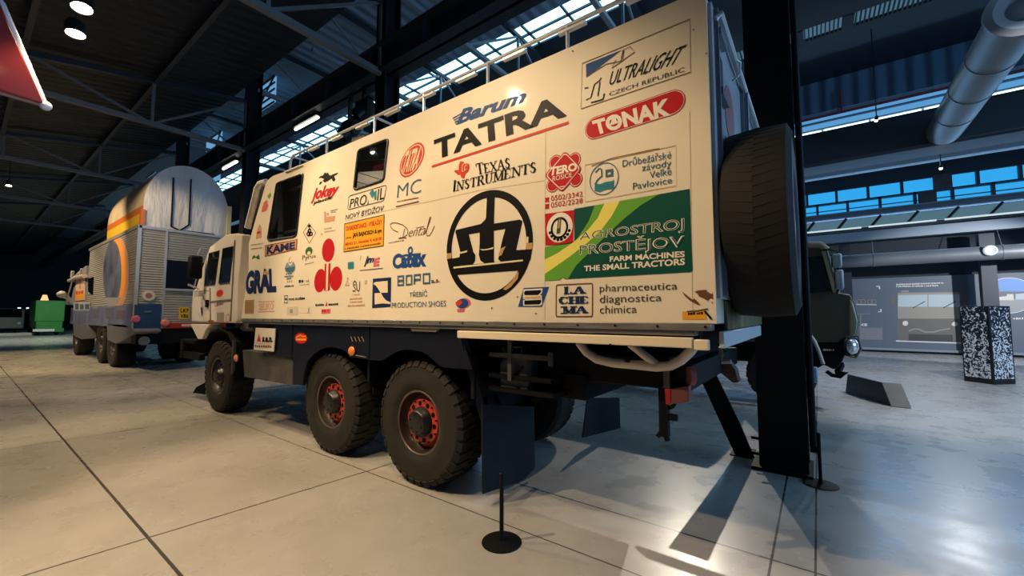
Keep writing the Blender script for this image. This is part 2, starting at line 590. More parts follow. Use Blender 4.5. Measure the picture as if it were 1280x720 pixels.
# crane runway and columns between the two bays
beam('crane_runway_beam', 'long dark runway beam on the columns above the white truck', -70, 14, 5.45, 7.05, 7.68, 0.5, STEELD, ribs=1.8)
col_lab = ['thick black steel column rising behind the spare tyre', 'black steel column rising behind the white truck roof in mid photo', 'black steel column rising between the white truck and the silver truck', 'distant dark steel column left of the silver truck roof']
for k, x in enumerate((-0.36, -7.56, -14.76, -21.96)):
    c = MB()
    if k == 0:
        c.box(x - 0.225, x + 0.225, 5.42, 5.46, 0, 11)
        c.box(x - 0.225, x + 0.225, 5.84, 5.88, 0, 11)
        c.box(x + 0.16, x + 0.20, 5.44, 5.86, 0, 11)
        c.box(x - 0.20, x - 0.16, 5.44, 5.86, 0, 11)
    else:
        c.box(x - 0.17, x + 0.17, 5.30, 5.34, 0, 11)
        c.box(x - 0.17, x + 0.17, 5.66, 5.70, 0, 11)
        c.box(x - 0.03, x + 0.03, 5.32, 5.68, 0, 11)
    o = tag(c.build('steel_column', BLACK2, smooth=False), col_lab[k], 'column', 'columns between the two bays')
    if k == 0:
        b = MB().box(x - 0.30, x + 0.26, 5.34, 5.95, 0.0, 0.035)
        b.build('base_plate', BLACK2, o, smooth=False)
        b = MB().tube([(x + 0.27, 5.50, 0.30), (x + 0.27, 5.50, 11)], 0.035)
        b.box(x + 0.24, x + 0.30, 5.47, 5.53, 0.25, 0.31)
        b.build('downpipe', BLACK, o)
        for zz in (0.15, 0.32):
            MB().cyl((x - 0.30, 5.44, zz), (x - 0.22, 5.44, zz), 0.016).build('bolt', BLACK, o)

# roof trusses
def truss(X, y0, y1, z, top, label, m):
    b = MB()
    b.bar((X, y0, z), (X, y1, z), 0.12, 0.12)
    o = tag(b.build('roof_truss', m, smooth=False), label, 'truss', 'roof trusses')
    w = MB()
    n = max(2, int((y1 - y0) / 1.9))
    for i in range(n + 1):
        y = y0 + (y1 - y0) * i / n
        if i > 0:
            w.bar((X, y, z), (X, y, top(y)), 0.07, 0.07)
        if i < n:
            yn = y0 + (y1 - y0) * (i + 1) / n
            if i % 2 == 0:
                w.bar((X, yn, z), (X, y, top(y)), 0.06, 0.06)
            else:
                w.bar((X, y, z), (X, yn, top(yn)), 0.06, 0.06)
    w.build('web_bar', m, o, smooth=False)
    t = MB().bar((X, y0, top(y0)), (X, y1, top(y1)), 0.12, 0.12)
    t.build('top_chord', STEELD, o, smooth=False)
    return o

STEELP = mat('pale_truss_steel', (0.10, 0.115, 0.13), 0.5)
low = lambda y: 8.75 + (y - 5.0) * 0.173 - 0.12
for k, X in enumerate((-7.56, -14.76, -21.96, -29.2, -36.4)):
    truss(X, -4, 5.3, 7.05, low, ('pale roof truss at the top of the photo above the truck cab', 'pale roof truss running from the red fin to the window strip', 'pale roof truss above the drum cover of the silver truck', 'far pale roof truss low at the left edge', 'farthest pale roof truss deep in the dark hall')[k], STEELP)
high = lambda y: 10.85
for k, X in enumerate((-7.56, -14.76, -21.96, -4.0, -11.2)):
    truss(X, 5.6, 13.0, 9.2, high, ('high bay truss crossing the skylight behind the middle column', 'high bay truss crossing the skylight left of the middle column', 'high bay truss beside the far end of the skylight', 'high bay truss crossing the skylight above the roof rail', 'high bay truss between the two left columns')[k], STEELG)
for k, (y, z) in enumerate(((0.6, 7.75), (3.0, 8.2))):
    tag(MB().box(-70, 14, y - 0.05, y + 0.05, z, z + 0.16).build('roof_purlin', STEELD, smooth=False), ('dark purlin running deep under the low roof near the two lamps', 'dark purlin running under the low roof towards the skylight')[k], 'purlin', 'purlins under the low roof')
# ================================================================== WHITE RALLY TRUCK
YS = 2.70            # near side of the box body
XR = -0.485          # rear face of the box body
YF = 5.12            # far side
truck = thing('rally_truck', 'white six-wheeled rally truck covered in colourful sponsor stickers, in the foreground', 'truck', (-4.5, 3.9, 0))

front = [(-7.36, 1.65), (-7.16, 2.42), gy(311, 304, YS), gy(333, 227, YS), gy(341, 220, YS), gy(355, 215, YS)]
front = [(p[0], p[2]) if len(p) == 3 else p for p in front]
prof = [(XR, 1.65), (XR, 3.70), (XR - 0.06, 3.755)] + front[::-1]
body = MB().prism([(x, YS, z) for x, z in prof], (0, YF - YS, 0)).build('box_body', CREAM, truck, bevel=0.025)

# roof rail
b = MB()
zr = 3.985
b.tube([(-6.05, 2.76, 3.75), (-6.03, 2.76, zr - 0.06), (-5.95, 2.76, zr), (XR - 0.2, 2.76, zr), (XR - 0.12, 2.76, zr - 0.06), (XR - 0.12, 2.76, 3.72)], 0.017)
b.tube([(-6.05, 5.05, 3.75), (-6.03, 5.05, zr - 0.06), (-5.95, 5.05, zr), (XR - 0.2, 5.05, zr), (XR - 0.12, 5.05, zr - 0.06), (XR - 0.12, 5.05, 3.72)], 0.017)
for x in (-5.05, -4.02, -3.18, -2.32, -1.5):
    for y in (2.76, 5.05):
        b.tube([(x, y, 3.74), (x, y, zr)], 0.015)
for x in (-6.0, -4.02, -0.7):
    b.tube([(x, 2.76, zr), (x, 5.05, zr)], 0.015)
for i in range(9):
    x = -5.5 + i * 0.56
    b.box(x, x + 0.24, 2.74, 2.78, zr - 0.05, zr - 0.03)
RAILM = mat('pale_rail_tube', (0.55, 0.55, 0.55), 0.35, 0.4)
b.build('roof_rail', RAILM, truck)

# sills
b = MB()
b.box(-7.33, XR - 0.03, YS - 0.012, YS + 0.1, 1.605, 1.652)
b.box(-7.33, XR - 0.12, YS + 0.006, YS + 0.1, 1.572, 1.606)
b.build('lower_sill', GREYRAIL, truck, bevel=0.006)
b = MB()
b.box(-2.60, -0.62, YS - 0.02, YS + 0.03, 1.497, 1.562)
b.box(-0.612, -0.53, YS - 0.02, YS + 0.03, 1.488, 1.552)
b.build('side_bar', CREAM2, truck, bevel=0.006)
for i in range(24):
    x = -7.1 + i * 0.285
    MB().cyl((x, YS - 0.012, 1.63), (x, YS - 0.018, 1.63), 0.008, n=8).build('sill_rivet', DKFRAME, truck)
for px_ in ((638, 427), (651, 427), (763, 431)):
    p = gy(px_[0], px_[1], YS - 0.02)
    MB().cyl((p.x, YS - 0.02, p.z), (p.x, YS - 0.026, p.z), 0.008, n=8).build('bar_screw', DKFRAME, truck)

# rear face: lower panels, light strips, rails, spare wheel
REARW = mat('rear_panel_paint', (0.42, 0.44, 0.46), 0.35, var=0.2, vscale=3, coat=0.2)
b = MB()
b.box(XR, XR + 0.025, 2.73, YF - 0.02, 1.80, 3.68)
b.build('rear_door', REARW, truck, bevel=0.008)
b = MB().box(XR, XR + 0.03, 2.76, 4.75, 1.50, 1.60)
b.build('rear_lower_panel', mat('pale_rear_panel', (0.55, 0.58, 0.60), 0.4), truck, bevel=0.006)
b = MB().box(XR, XR + 0.02, 2.95, 4.95, 1.605, 1.79)
b.build('mottled_strip', mat('mottled_green_strip', (0.22, 0.22, 0.05), 0.45, var=0.9, vscale=9, col2=(0.03, 0.035, 0.02), stretch=(1, 1.5, 0.3)), truck, bevel=0.004)  # mottled yellow-green and dark patches along the strip
b = MB()
for y in (2.80, 3.9, 4.05, YF - 0.08):
    b.box(XR + 0.02, XR + 0.05, y - 0.015, y + 0.015, 1.82, 3.66)
for z in (2.3, 3.1, 3.5):
    for y in (2.82, 4.06):
        b.box(XR + 0.02, XR + 0.06, y, y + 0.22, z, z + 0.05)
b.tube([(XR + 0.07, 3.95, 1.9), (XR + 0.07, 3.95, 3.62)], 0.013)
b.build('door_strap', mat('door_hardware', (0.25, 0.27, 0.3), 0.35, 0.7), truck)
b = MB()
b.tube([(XR + 0.03, 2.78, 3.58), (XR + 0.06, 2.80, 3.62), (XR + 0.06, 5.0, 3.62), (XR + 0.03, 5.02, 3.58)], 0.022)
b.tube([(XR + 0.06, 3.38, 3.62), (XR + 0.09, 3.42, 3.60), (XR + 0.08, 3.46, 3.54), (XR + 0.03, 3.47, 3.5)], 0.010)
b.build('top_grab_bar', RAILM, truck)
b = MB().box(XR + 0.026, XR + 0.032, 2.86, 3.02, 3.22, 3.42)
b.build('vent_slot', SEAL, truck, smooth=False)
ROUND = mat('faded_red_print', (0.33, 0.12, 0.12), 0.4)
b = MB().cyl((XR + 0.024, 3.28, 3.16), (XR + 0.029, 3.28, 3.16), 0.2, n=32)
b.build('round_emblem', ROUND, truck)

def wheel(name, c, side, rimmat, R=0.625, w=0.40, axis='y', parent=truck, lugs=34, hubl=0.085, fill=0.33, tyremat=None):
    """tyre with shoulder lugs > rim with holes, hub. side: which way the outer face looks"""
    ax = Vector((0, side, 0)) if axis == 'y' else Vector((side, 0, 0))
    c = Vector(c)
    h = w / 2
    b = MB()
    k = R / 0.625
    pr = [(0.30 * k, -h * 0.8), (0.36 * k, -h * 0.98), (0.47 * k, -h), (0.56 * k, -h * 0.95), (0.60 * k, -h * 0.85), (0.614 * k, -h * 0.5), (0.618 * k, 0), (0.614 * k, h * 0.5), (0.60 * k, h * 0.85), (0.56 * k, h * 0.95), (0.545 * k, h * 0.97), (0.535 * k, h * 0.965), (0.47 * k, h), (0.40 * k, h), (0.36 * k, h * 0.97), (0.315 * k, h * 0.84), (0.30 * k, h * 0.8), (0.30 * k, -h * 0.8)]
    b.lathe(pr, c, ax, 56)
    t = Vector((0, 0, 1))
    a2 = ax.cross(t).normalized()
    for i in range(lugs):
        for s in (-1, 1):
            th = 2 * math.pi * (i + (0.25 if s > 0 else 0.75)) / lugs
            e = t * math.cos(th) + a2 * math.sin(th)
            tg = ax.cross(e)
            wd = R * 2 * math.pi / lugs * fill
            sk = 0.035 * k
            P = []
            for (al, rr) in ((h * (0.0 if fill > 0.45 else 0.08), R), (h * 0.86, R * 0.985), (h * 1.005, R * 0.90), (h * 0.9, R * 0.88), (h * 0.05, R * 0.9)):
                P.append(c + ax * (s * al) + e * rr)
            Q1 = [p + tg * (-wd + (sk if j in (0, 4) else 0)) for j, p in enumerate(P)]
            Q2 = [p + tg * (wd + (sk if j in (0, 4) else 0)) for j, p in enumerate(P)]
            n = 5
            b.add(Q1 + Q2, [tuple(range(n)), tuple(range(2 * n - 1, n - 1, -1))] + [(j, (j + 1) % n, (j + 1) % n + n, j + n) for j in range(n)])
    ty = b.build(name, tyremat or RUB, parent, angle=30)
    r = MB()
    # flange, drop centre and disc
    r.lathe([(0.318 * k, h * 0.80, 1), (0.322 * k, h * 0.87, 1), (0.310 * k, h * 0.90, 1), (0.300 * k, h * 0.86, 2), (0.292 * k, h * 0.60, 2), (0.27 * k, h * 0.40, 2), (0.262 * k, h * 0.36, 0), (0.236 * k, h * 0.46, 0), (0.224 * k, h * 0.60, 0), (0.15 * k, h * 0.62, 0), (0, h * 0.62, 0)], c, ax, 48)
    # holes seen as dark recesses around the disc
    for i in range(10):
        th = 2 * math.pi * (i + 0.3) / 10
        e = t * math.cos(th) + a2 * math.sin(th)
        p = c + e * (0.182 * k) + ax * (h * 0.55)
        r.cyl(p, p + ax * (h * 0.085), 0.024 * k, n=12, m=3)
    r.build('rim', [rimmat, RIMEDGE, RIMDARK, BLACK], ty)
    u = MB()
    f0 = h * 0.62
    u.lathe([(0.152 * k, f0), (0.148 * k, f0 + hubl * 0.3), (0.132 * k, f0 + hubl * 0.5), (0.124 * k, f0 + hubl * 0.85), (0.112 * k, f0 + hubl), (0.05 * k, f0 + hubl + 0.006), (0, f0 + hubl + 0.006)], c, ax, 32)
    for i in range(10):
        th = 2 * math.pi * (i + 0.8) / 10
        e = t * math.cos(th) + a2 * math.sin(th)
        p = c + e * (0.214 * k) + ax * (h * 0.56)
        u.cyl(p, p + ax * 0.03, 0.009 * k, n=6)
    for i in range(6):
        th = 2 * math.pi * (i + 0.2) / 6
        e = t * math.cos(th) + a2 * math.sin(th)
        p = c + e * (0.085 * k) + ax * (f0 + hubl - 0.004)
        u.cyl(p, p + ax * 0.016, 0.011 * k, n=6)
    u.build('hub', HUBM, ty)
    return ty

WX = (-3.27, -4.90, -8.60)
for i, x in enumerate(WX):
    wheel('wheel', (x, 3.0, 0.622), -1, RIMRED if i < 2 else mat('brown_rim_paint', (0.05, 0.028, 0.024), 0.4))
    wheel('wheel', (x, 4.82, 0.622), 1, RIMDARK)
sp = wheel('spare_wheel', (-0.275, 3.33, 2.335), 1, RIMDARK, R=0.645, w=0.38, axis='x', hubl=0.02, lugs=64, fill=0.494, tyremat=mat('dark_tyre_rubber', (0.011, 0.010, 0.0095), 0.75, spec=0.3, var=0.2, vscale=9))
lab(sp, 'big spare tyre standing upright on the rear wall')
b = MB()
b.box(XR, XR + 0.14, 3.05, 3.61, 2.25, 2.42)
b.box(XR, XR + 0.05, 3.2, 3.46, 1.75, 2.9)
b.build('spare_carrier', BLACK, truck, bevel=0.008)

# chassis
b = MB()
b.cyl((-9.3, 3.91, 0.80), (-3.0, 3.91, 0.80), 0.15)
for y in (3.45, 4.37):
    b.box(-9.6, -0.95, y - 0.05, y + 0.05, 1.12, 1.42)
for x in (-1.3, -2.3, -4.1, -6.2, -7.4):
    b.box(x - 0.06, x + 0.06, 3.4, 4.42, 1.14, 1.40)
for x in WX:
    b.bar((x, 2.95, 0.622), (x, 4.85, 0.622), 0.14, 0.14)
    b.box(x - 0.22, x + 0.22, 3.65, 4.17, 0.60, 1.15)
    for y in (3.3, 4.5):
        b.cyl((x, y, 0.75), (x, y, 1.3), 0.10)
b.box(-7.3, -0.6, 2.78, 5.04, 1.50, 1.60)
b.box(-7.25, -5.75, 3.0, 4.8, 0.75, 1.5)
b.box(-2.55, -1.55, 3.1, 4.7, 1.0, 1.5)
b.build('chassis_frame', DKFRAME, truck, bevel=0.01)
b = MB()
for x0, x1, z0, z1 in ((-6.0, -2.5, 1.33, 1.50),):
    b.box(x0, x1, 2.80, 3.25, z0, z1)
    b.box(x0, x1, 4.57, 5.0, z0, z1)
for x in (-5.72, -4.09, -2.52):
    b.box(x - 0.02, x + 0.02, 2.8, 3.25, 0.95, 1.4)
    b.box(x - 0.02, x + 0.02, 4.57, 5.0, 0.95, 1.4)
b.build('inner_wing', DKFRAME, truck, smooth=False)

# navy skirt with two wheel arches, traced on the side plane
Yk = 2.74
sk = [(342, 405.5), (574, 412), (583, 440), (591, 462), (572, 461), (551, 459), (543, 452), (536, 445), (527, 439.5), (516, 437), (503, 437), (494, 440), (484, 446), (477, 451), (462, 450), (443, 447), (437, 444), (430, 438), (420, 434.5), (409, 434), (399, 437), (391, 443), (384, 452), (380, 466), (378, 482), (366, 480), (366, 447), (342, 443)]
MB().prism([gy(u, v, Yk) for u, v in sk], (0, 0.05, 0)).build('side_skirt', NAVY, truck, bevel=0.006)
b = MB()
b.bar(gy(577, 414, Yk), gy(604, 522, 2.9), 0.05, 0.06)
b.build('skirt_brace', NAVY, truck)
for u in (366, 462):
    p, q = gy(u, 406, Yk - 0.004), gy(u, 449, Yk - 0.004)
    MB().box(p.x - 0.006, p.x + 0.006, Yk - 0.006, Yk, q.z, p.z).build('skirt_seam', BLACK, truck, smooth=False)
# mounting bracket seen under the sill
b = MB()
b.prism([gy(512, 409, 2.72), gy(548, 411, 2.72), gy(545, 415, 2.72), gy(515, 414, 2.72)], (0, 0.03, 0))
b.build('sill_bracket', mat('bracket_brass', (0.30, 0.26, 0.2), 0.35, 0.5), truck)

# storage box under the front of the body
q = [gy(303, 437.5, 2.78), gy(365, 446.5, 2.78), gy(366, 482, 2.78), gy(305, 471, 2.78)]
MB().prism(q, (0, 0.55, 0)).build('storage_box', DIRTY, truck, bevel=0.012)
b = MB()
b.cyl(gy(306, 409, 2.95), gy(322, 410, 2.95), 0.07)
b.build('air_tank', DIRTY, truck)

def lamp_oval(name, u, v, ru, rv, y, m, ring=None):
    c = gy(u, v, y)
    ex = abs(gy(u + ru, v, y).x - gy(u - ru, v, y).x) / 2
    ez = abs(gy(u, v + rv, y).z - gy(u, v - rv, y).z) / 2
    b = MB()
    b.ball((c.x, y, c.z), 1.0, 18, 0, (ex, 0.03, ez))
    if ring:
        b.tube([(c.x + ex * math.cos(t) * 1.12, y, c.z + ez * math.sin(t) * 1.12) for t in [i * math.pi / 12 for i in range(24)]], 0.012, 8, 1, True)
    return b.build(name, [m, BLACK], truck)
lamp_oval('marker_light', 440, 439, 4.2, 6.3, Yk, ORANGE, True)
lamp_oval('marker_light', 295.5, 447.5, 2.6, 4.5, 2.78, mat('pink_orange_lens', (0.8, 0.3, 0.18), 0.3), True)
MB().bar(gy(293, 425, 2.8), gy(291, 467, 2.8), 0.05, 0.04).build('front_mudguard_edge', mat('dull_edge', (0.06, 0.06, 0.065), 0.4), truck)
p = gy(296, 420, 2.8)
b = MB()
pts = [(-9.25, 1.02), (-9.2, 1.22), (-8.98, 1.38), (-8.6, 1.43), (-8.2, 1.38), (-7.98, 1.22), (-7.9, 0.95), (-7.82, 0.6)]
for (xa, za), (xb, zb) in zip(pts, pts[1:]):
    b.bar((xa, 3.02, za), (xb, 3.02, zb), 0.46, 0.03, up=(0, 1, 0)) if False else b.prism([(xa, 2.8, za), (xb, 2.8, zb), (xb * 1.0, 2.8, zb + 0.03), (xa, 2.8, za + 0.03)], (0, 0.5, 0))
b.build('front_mudguard', BLACK, truck)

# mudflaps
def flap(pts, x, dx=0.02):
    return MB().prism([gx(u, v, x) for u, v in pts], (dx, 0, 0)).build('mudflap', FLAP, truck, bevel=0.004)
flap([(601, 506), (632, 506), (666, 508), (667, 585), (652, 600), (602, 617)], -2.47)
flap([(733, 497), (773, 497), (774, 535), (727, 547)], -2.47)
flap([(245, 484), (256, 478), (257, 493), (241, 491)], -9.3)

# jerrycan tray
b = MB()
t0, t1 = gy(611, 489, 2.9), gy(668, 501, 2.9)
X0, X1 = -2.40, -1.72
for z in (1.145, 1.03):
    b.box(X0, X1, 2.88, 2.91, z, z + 0.04)
    b.box(X1 - 0.03, X1, 2.88, 3.45, z, z + 0.04)
    b.box(X0, X0 + 0.03, 2.88, 3.45, z, z + 0.04)
b.box(X0, X1, 2.9, 3.45, 1.03, 1.045)
for x in (X0, X1 - 0.03):
    b.box(x, x + 0.03, 3.4, 3.45, 1.03, 1.5)
b.box(X1, X1 + 0.22, 3.02, 3.40, 1.10, 1.22)
b.build('jerrycan_tray', BLACK, truck, bevel=0.004)
b = MB()
b.box(X0 + 0.02, X1 - 0.04, 2.865, 2.885, 1.33, 1.37)
b.box(-2.17, -2.13, 2.86, 2.88, 1.14, 1.5)
b.cyl((X1 - 0.02, 2.87, 1.29), (X1 - 0.02, 2.87, 1.40), 0.022)
b.build('tray_strap', DIRTY, truck)

# cream tube frame below the tail
Yt = 2.92
lp = [(724, 428), (733, 440), (746, 449), (766, 453.5), (795, 456), (820, 458.5), (838, 457), (851, 450), (862, 440), (868, 432)]
b = MB().tube([gy(u, v, Yt) for u, v in lp], 0.034, 12)
b.tube([gy(788, 430, Yt), gy(822, 457, Yt)], 0.030, 12)
b.build('under_tail_tube', CREAM2, truck)
b = MB().prism([gy(779, 447, Yt - 0.03), gy(788, 447, Yt - 0.03), gy(787, 456, Yt - 0.03), gy(783, 456, Yt - 0.03)], (0, 0.05, 0))
b.build('tube_bracket', BLACK, truck)
# rear cross beam, lights and hitch
b = MB()
b.box(-1.62, -0.86, 3.05, 3.25, 1.17, 1.40)
b.box(-0.90, -0.70, 2.98, 4.95, 1.19, 1.36)
b.box(-1.6, -0.8, 3.3, 4.5, 1.2, 1.48)
b.build('rear_cross_beam', DKFRAME, truck, bevel=0.01)
q = [gy(832, 486, 2.93), gy(862, 482, 2.93), gy(861, 503, 2.93), gy(833, 506, 2.93)]
MB().prism(q, (0, 0.10, 0)).build('tail_light', REDWORN, truck, bevel=0.01)
q = [gy(831, 486, 2.925), gy(838, 485.4, 2.925), gy(838, 505.5, 2.925), gy(832, 506, 2.925)]
MB().prism(q, (0, 0.06, 0)).build('tail_lens', REDLAMP, truck, bevel=0.004)
c = gy(860, 470, 2.95)
b = MB().cyl((c.x, c.y, c.z), (c.x + 0.03, c.y + 0.02, c.z), 0.062, n=24)
b.build('round_reflector', REDWORN, truck)
c = gy(833, 472, 2.92)
b = MB().box(c.x - 0.02, c.x + 0.02, 2.92, 2.95, c.z - 0.07, c.z + 0.08)
b.build('lamp_bracket', DIRTY, truck)
b = MB()
top, bot = gy(830, 500, 3.05), gy(830, 545, 3.05)
b.box(top.x - 0.03, top.x + 0.03, 3.02, 3.08, bot.z, top.z + 0.1)
b.box(top.x - 0.02, top.x + 0.09, 3.03, 3.07, bot.z + 0.12, bot.z + 0.16)
b.bar((top.x, 3.05, bot.z + 0.06), (top.x - 0.05, 3.05, bot.z - 0.01), 0.03, 0.03)
b.bar((top.x, 3.05, bot.z + 0.03), (top.x + 0.02, 3.05, bot.z - 0.03), 0.03, 0.03)
b.tube([(top.x + 0.03 + 0.045 * math.cos(t), 3.05, top.z + 0.0 + 0.05 * math.sin(t)) for t in [i * math.pi / 8 for i in range(16)]], 0.014, 8, 0, True)
b.build('tow_hook', BLACK, truck)
# hitch arm with a bright upper edge behind the tail
b = MB()
pts = [gy(u, v, 4.1) for u, v in ((889, 458), (897, 452), (912, 452), (920, 462), (924, 478), (916, 479), (905, 470), (896, 463))]
b.prism(pts, (0, 0.12, 0))
b.build('hitch_arm', mat('rusty_hitch', (0.075, 0.05, 0.04), 0.5, var=0.4), truck, bevel=0.012)
b = MB().tube([gy(u, v, 4.06) for u, v in ((892, 456), (898, 452.5), (914, 452))], 0.02)
b.build('hitch_edge', mat('bright_hitch_edge', (0.4, 0.42, 0.5), 0.3), truck)
b = MB().tube([gy(901 + 2 * math.cos(t), 443 + 6 * math.sin(t), 2.9) for t in [i * math.pi / 8 for i in range(16)]], 0.006, 6, 0, True)
b.build('hanging_ring', DIRTY, truck)

# ---------------- cab
YC = 2.78
cp = [(303, 293), (296, 291.5), (283, 293), (262, 309), (257.5, 321), (251, 340), (245, 360), (241, 364), (239.5, 382), (239.3, 402), (294, 404), (297, 400), (298, 350)]
cp = [gy(u, v, YC) for u, v in cp]
cab = MB().prism(cp, (0, 5.06 - YC, 0)).build('cab', CABW, truck, bevel=0.03)
def quadpart(name, px, y, t, m, parent, bevel=0.0):
    return MB().prism([gy(u, v, y) for u, v in px], (0, t, 0)).build(name, m, parent, bevel=bevel)
quadpart('cab_window', [(262, 317), (273.6, 313.7), (268.0, 355.2), (256, 357)], YC - 0.012, 0.02, GLASS, cab)
quadpart('cab_window', [(279.3, 311), (291.3, 308.3), (286, 352.5), (273.9, 354)], YC - 0.012, 0.02, GLASS, cab)
b = MB()
for qd in ([(261.6, 316.6), (274, 313.2), (268.4, 355.6), (255.7, 357.5)], [(278.9, 310.6), (291.7, 307.8), (286.4, 352.9), (273.5, 354.4)]):
    b.tube([gy(u, v, YC - 0.008) for u, v in qd], 0.008, 6, 0, True)
b.build('window_seal', SEAL, cab)
b = MB()
b.bar(gy(293.5, 300, YC - 0.01), gy(288, 402, YC - 0.01), 0.012, 0.02)
b.bar(gy(262.5, 360, YC - 0.01), gy(263, 402, YC - 0.01), 0.012, 0.02)
b.bar(gy(288, 374, YC - 0.01), gy(262, 377, YC - 0.01), 0.012, 0.012)
b.build('door_seam', mat('door_seam_rubber', (0.25, 0.22, 0.19), 0.6), cab)  # grey-brown strips along the door joints
p = gy(260, 379.5, YC)
b = MB().box(p.x - 0.06, p.x + 0.06, YC - 0.03, YC, p.z - 0.07, p.z + 0.07)
b.build('door_handle', BLACK, cab, bevel=0.01)
# windscreen on the sloping front
f0, f1 = gy(258.6, 322, YC), gy(246.4, 357, YC)
MB().prism([(f0.x - 0.012, 2.95, f0.z), (f0.x - 0.012, 4.9, f0.z), (f1.x - 0.012, 4.9, f1.z), (f1.x - 0.012, 2.95, f1.z)], (-0.02, 0, -0.004)).build('windscreen', GLASS, cab)
# lower front corner and bumper
b = MB().prism([gy(u, v, YC) for u, v in ((237.5, 405), (262, 405.5), (257, 413), (252.5, 424), (247, 424))], (0, 0.25, 0))
b.build('front_step_corner', CABW, truck, bevel=0.015)
b = MB()
z0 = gy(230, 430, 2.7).z
b.box(-10.35, -10.2, 2.72, 5.1, 0.85, 1.22)
b.box(-10.25, -9.3, 2.74, 2.84, 0.85, 0.98)
b.box(-10.3, -9.6, 2.74, 2.80, 1.15, 1.22)
b.build('front_bumper', BLACK, truck, bevel=0.015)
b = MB()
c = gy(245, 334, 2.62)
b.box(c.x - 0.07, c.x + 0.05, 2.50, 2.72, c.z - 0.22, c.z + 0.22)
b.build('side_mirror', BLACK, truck, bevel=0.04)
b = MB()
b.tube([gy(258, 311, 2.76), gy(251, 310, 2.68), gy(247, 318, 2.64), gy(246, 326, 2.63)], 0.012)
b.tube([gy(246, 345, 2.63), gy(243, 358, 2.66), gy(248, 361, 2.76)], 0.012)
b.tube([gy(236, 356, 2.5), gy(243, 359, 2.66)], 0.02)
b.build('mirror_arm', mat('bright_arm', (0.45, 0.45, 0.45), 0.3, 0.5), truck)
# intake loop between cab and body with its dark grille, and roof edge vent
b = MB().tube([gy(u, v, 2.8) for u, v in ((309.5, 285), (312, 275), (317, 255), (321.5, 236), (325, 230), (333, 227.5))], 0.05, 12)
b.build('intake_pipe', CABW, truck)
MB().prism([gy(u, v, 2.95) for u, v in ((314, 288), (326, 234), (333, 229), (326, 260), (318, 290))], (0, 0.3, 0)).build('intake_grille', BLACK, truck)
MB().prism([gy(u, v, 2.68) for u, v in ((354, 214), (374, 205.8), (378, 206.6), (357, 215.4))], (0, 0.3, 0)).build('roof_vent_lip', CREAM, truck, bevel=0.01)

# ---------------- body windows: openings cut into the side with an invented cabin and added light behind
def rquad(q, r):
    """corner-rounded quad in photo pixels"""
    out = []
    n = len(q)
    for i in range(n):
        p, a, c = Vector((*q[i], 0)), Vector((*q[i - 1], 0)), Vector((*q[(i + 1) % n], 0))
        p0, p1 = p + (a - p).normalized() * r, p + (c - p).normalized() * r
        for k in range(6):
            t = k / 5
            x = p0 * (1 - t) ** 2 + p * 2 * t * (1 - t) + p1 * t * t
            out.append((x.x, x.y))
    return out
def cut(o, cutter):
    m = o.modifiers.new('cut', 'BOOLEAN')
    m.operation = 'DIFFERENCE'
    m.solver = 'EXACT'
    m.object = cutter
    bev = o.modifiers.get('bevel')
    if bev:
        o.modifiers.remove(bev)
    dg = bpy.context.evaluated_depsgraph_get()
    dg.update()
    me = bpy.data.meshes.new_from_object(o.evaluated_get(dg))
    o.modifiers.clear()
    o.data = me
    bpy.data.objects.remove(cutter)
W1 = [(343.5, 226.5), (382.5, 212.5), (373.5, 299), (331.2, 304.5)]
W1i = [(346, 229), (379.5, 216.5), (370.8, 295.5), (334.5, 301)]
W2 = [(446, 186.5), (487.3, 171.0), (481.5, 227.0), (440.3, 240.0)]
W2i = [(448, 188.2), (485.6, 174.0), (480.0, 225.3), (442.5, 237.6)]
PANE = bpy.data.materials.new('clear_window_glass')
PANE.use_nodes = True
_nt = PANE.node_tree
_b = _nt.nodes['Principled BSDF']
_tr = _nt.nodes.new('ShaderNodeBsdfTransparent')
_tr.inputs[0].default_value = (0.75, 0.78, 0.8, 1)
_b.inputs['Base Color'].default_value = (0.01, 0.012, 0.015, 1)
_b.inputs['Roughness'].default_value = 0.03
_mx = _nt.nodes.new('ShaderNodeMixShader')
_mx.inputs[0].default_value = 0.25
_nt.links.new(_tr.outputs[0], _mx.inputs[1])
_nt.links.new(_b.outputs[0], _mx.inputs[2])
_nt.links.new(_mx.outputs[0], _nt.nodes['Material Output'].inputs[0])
INT = [mat('added_cabin_grey', (0.05, 0.05, 0.055), 0.6), mat('added_cabin_cream', (0.62, 0.50, 0.36), 0.5), mat('added_cabin_red', (0.25, 0.012, 0.02), 0.6), mat('cabin_dark_blue', (0.03, 0.045, 0.075), 0.5)]
cut(body, MB().box(-6.42, -3.5, YS + 0.03, YS + 1.2, 2.5, 3.64).build('cutter', SEAL))
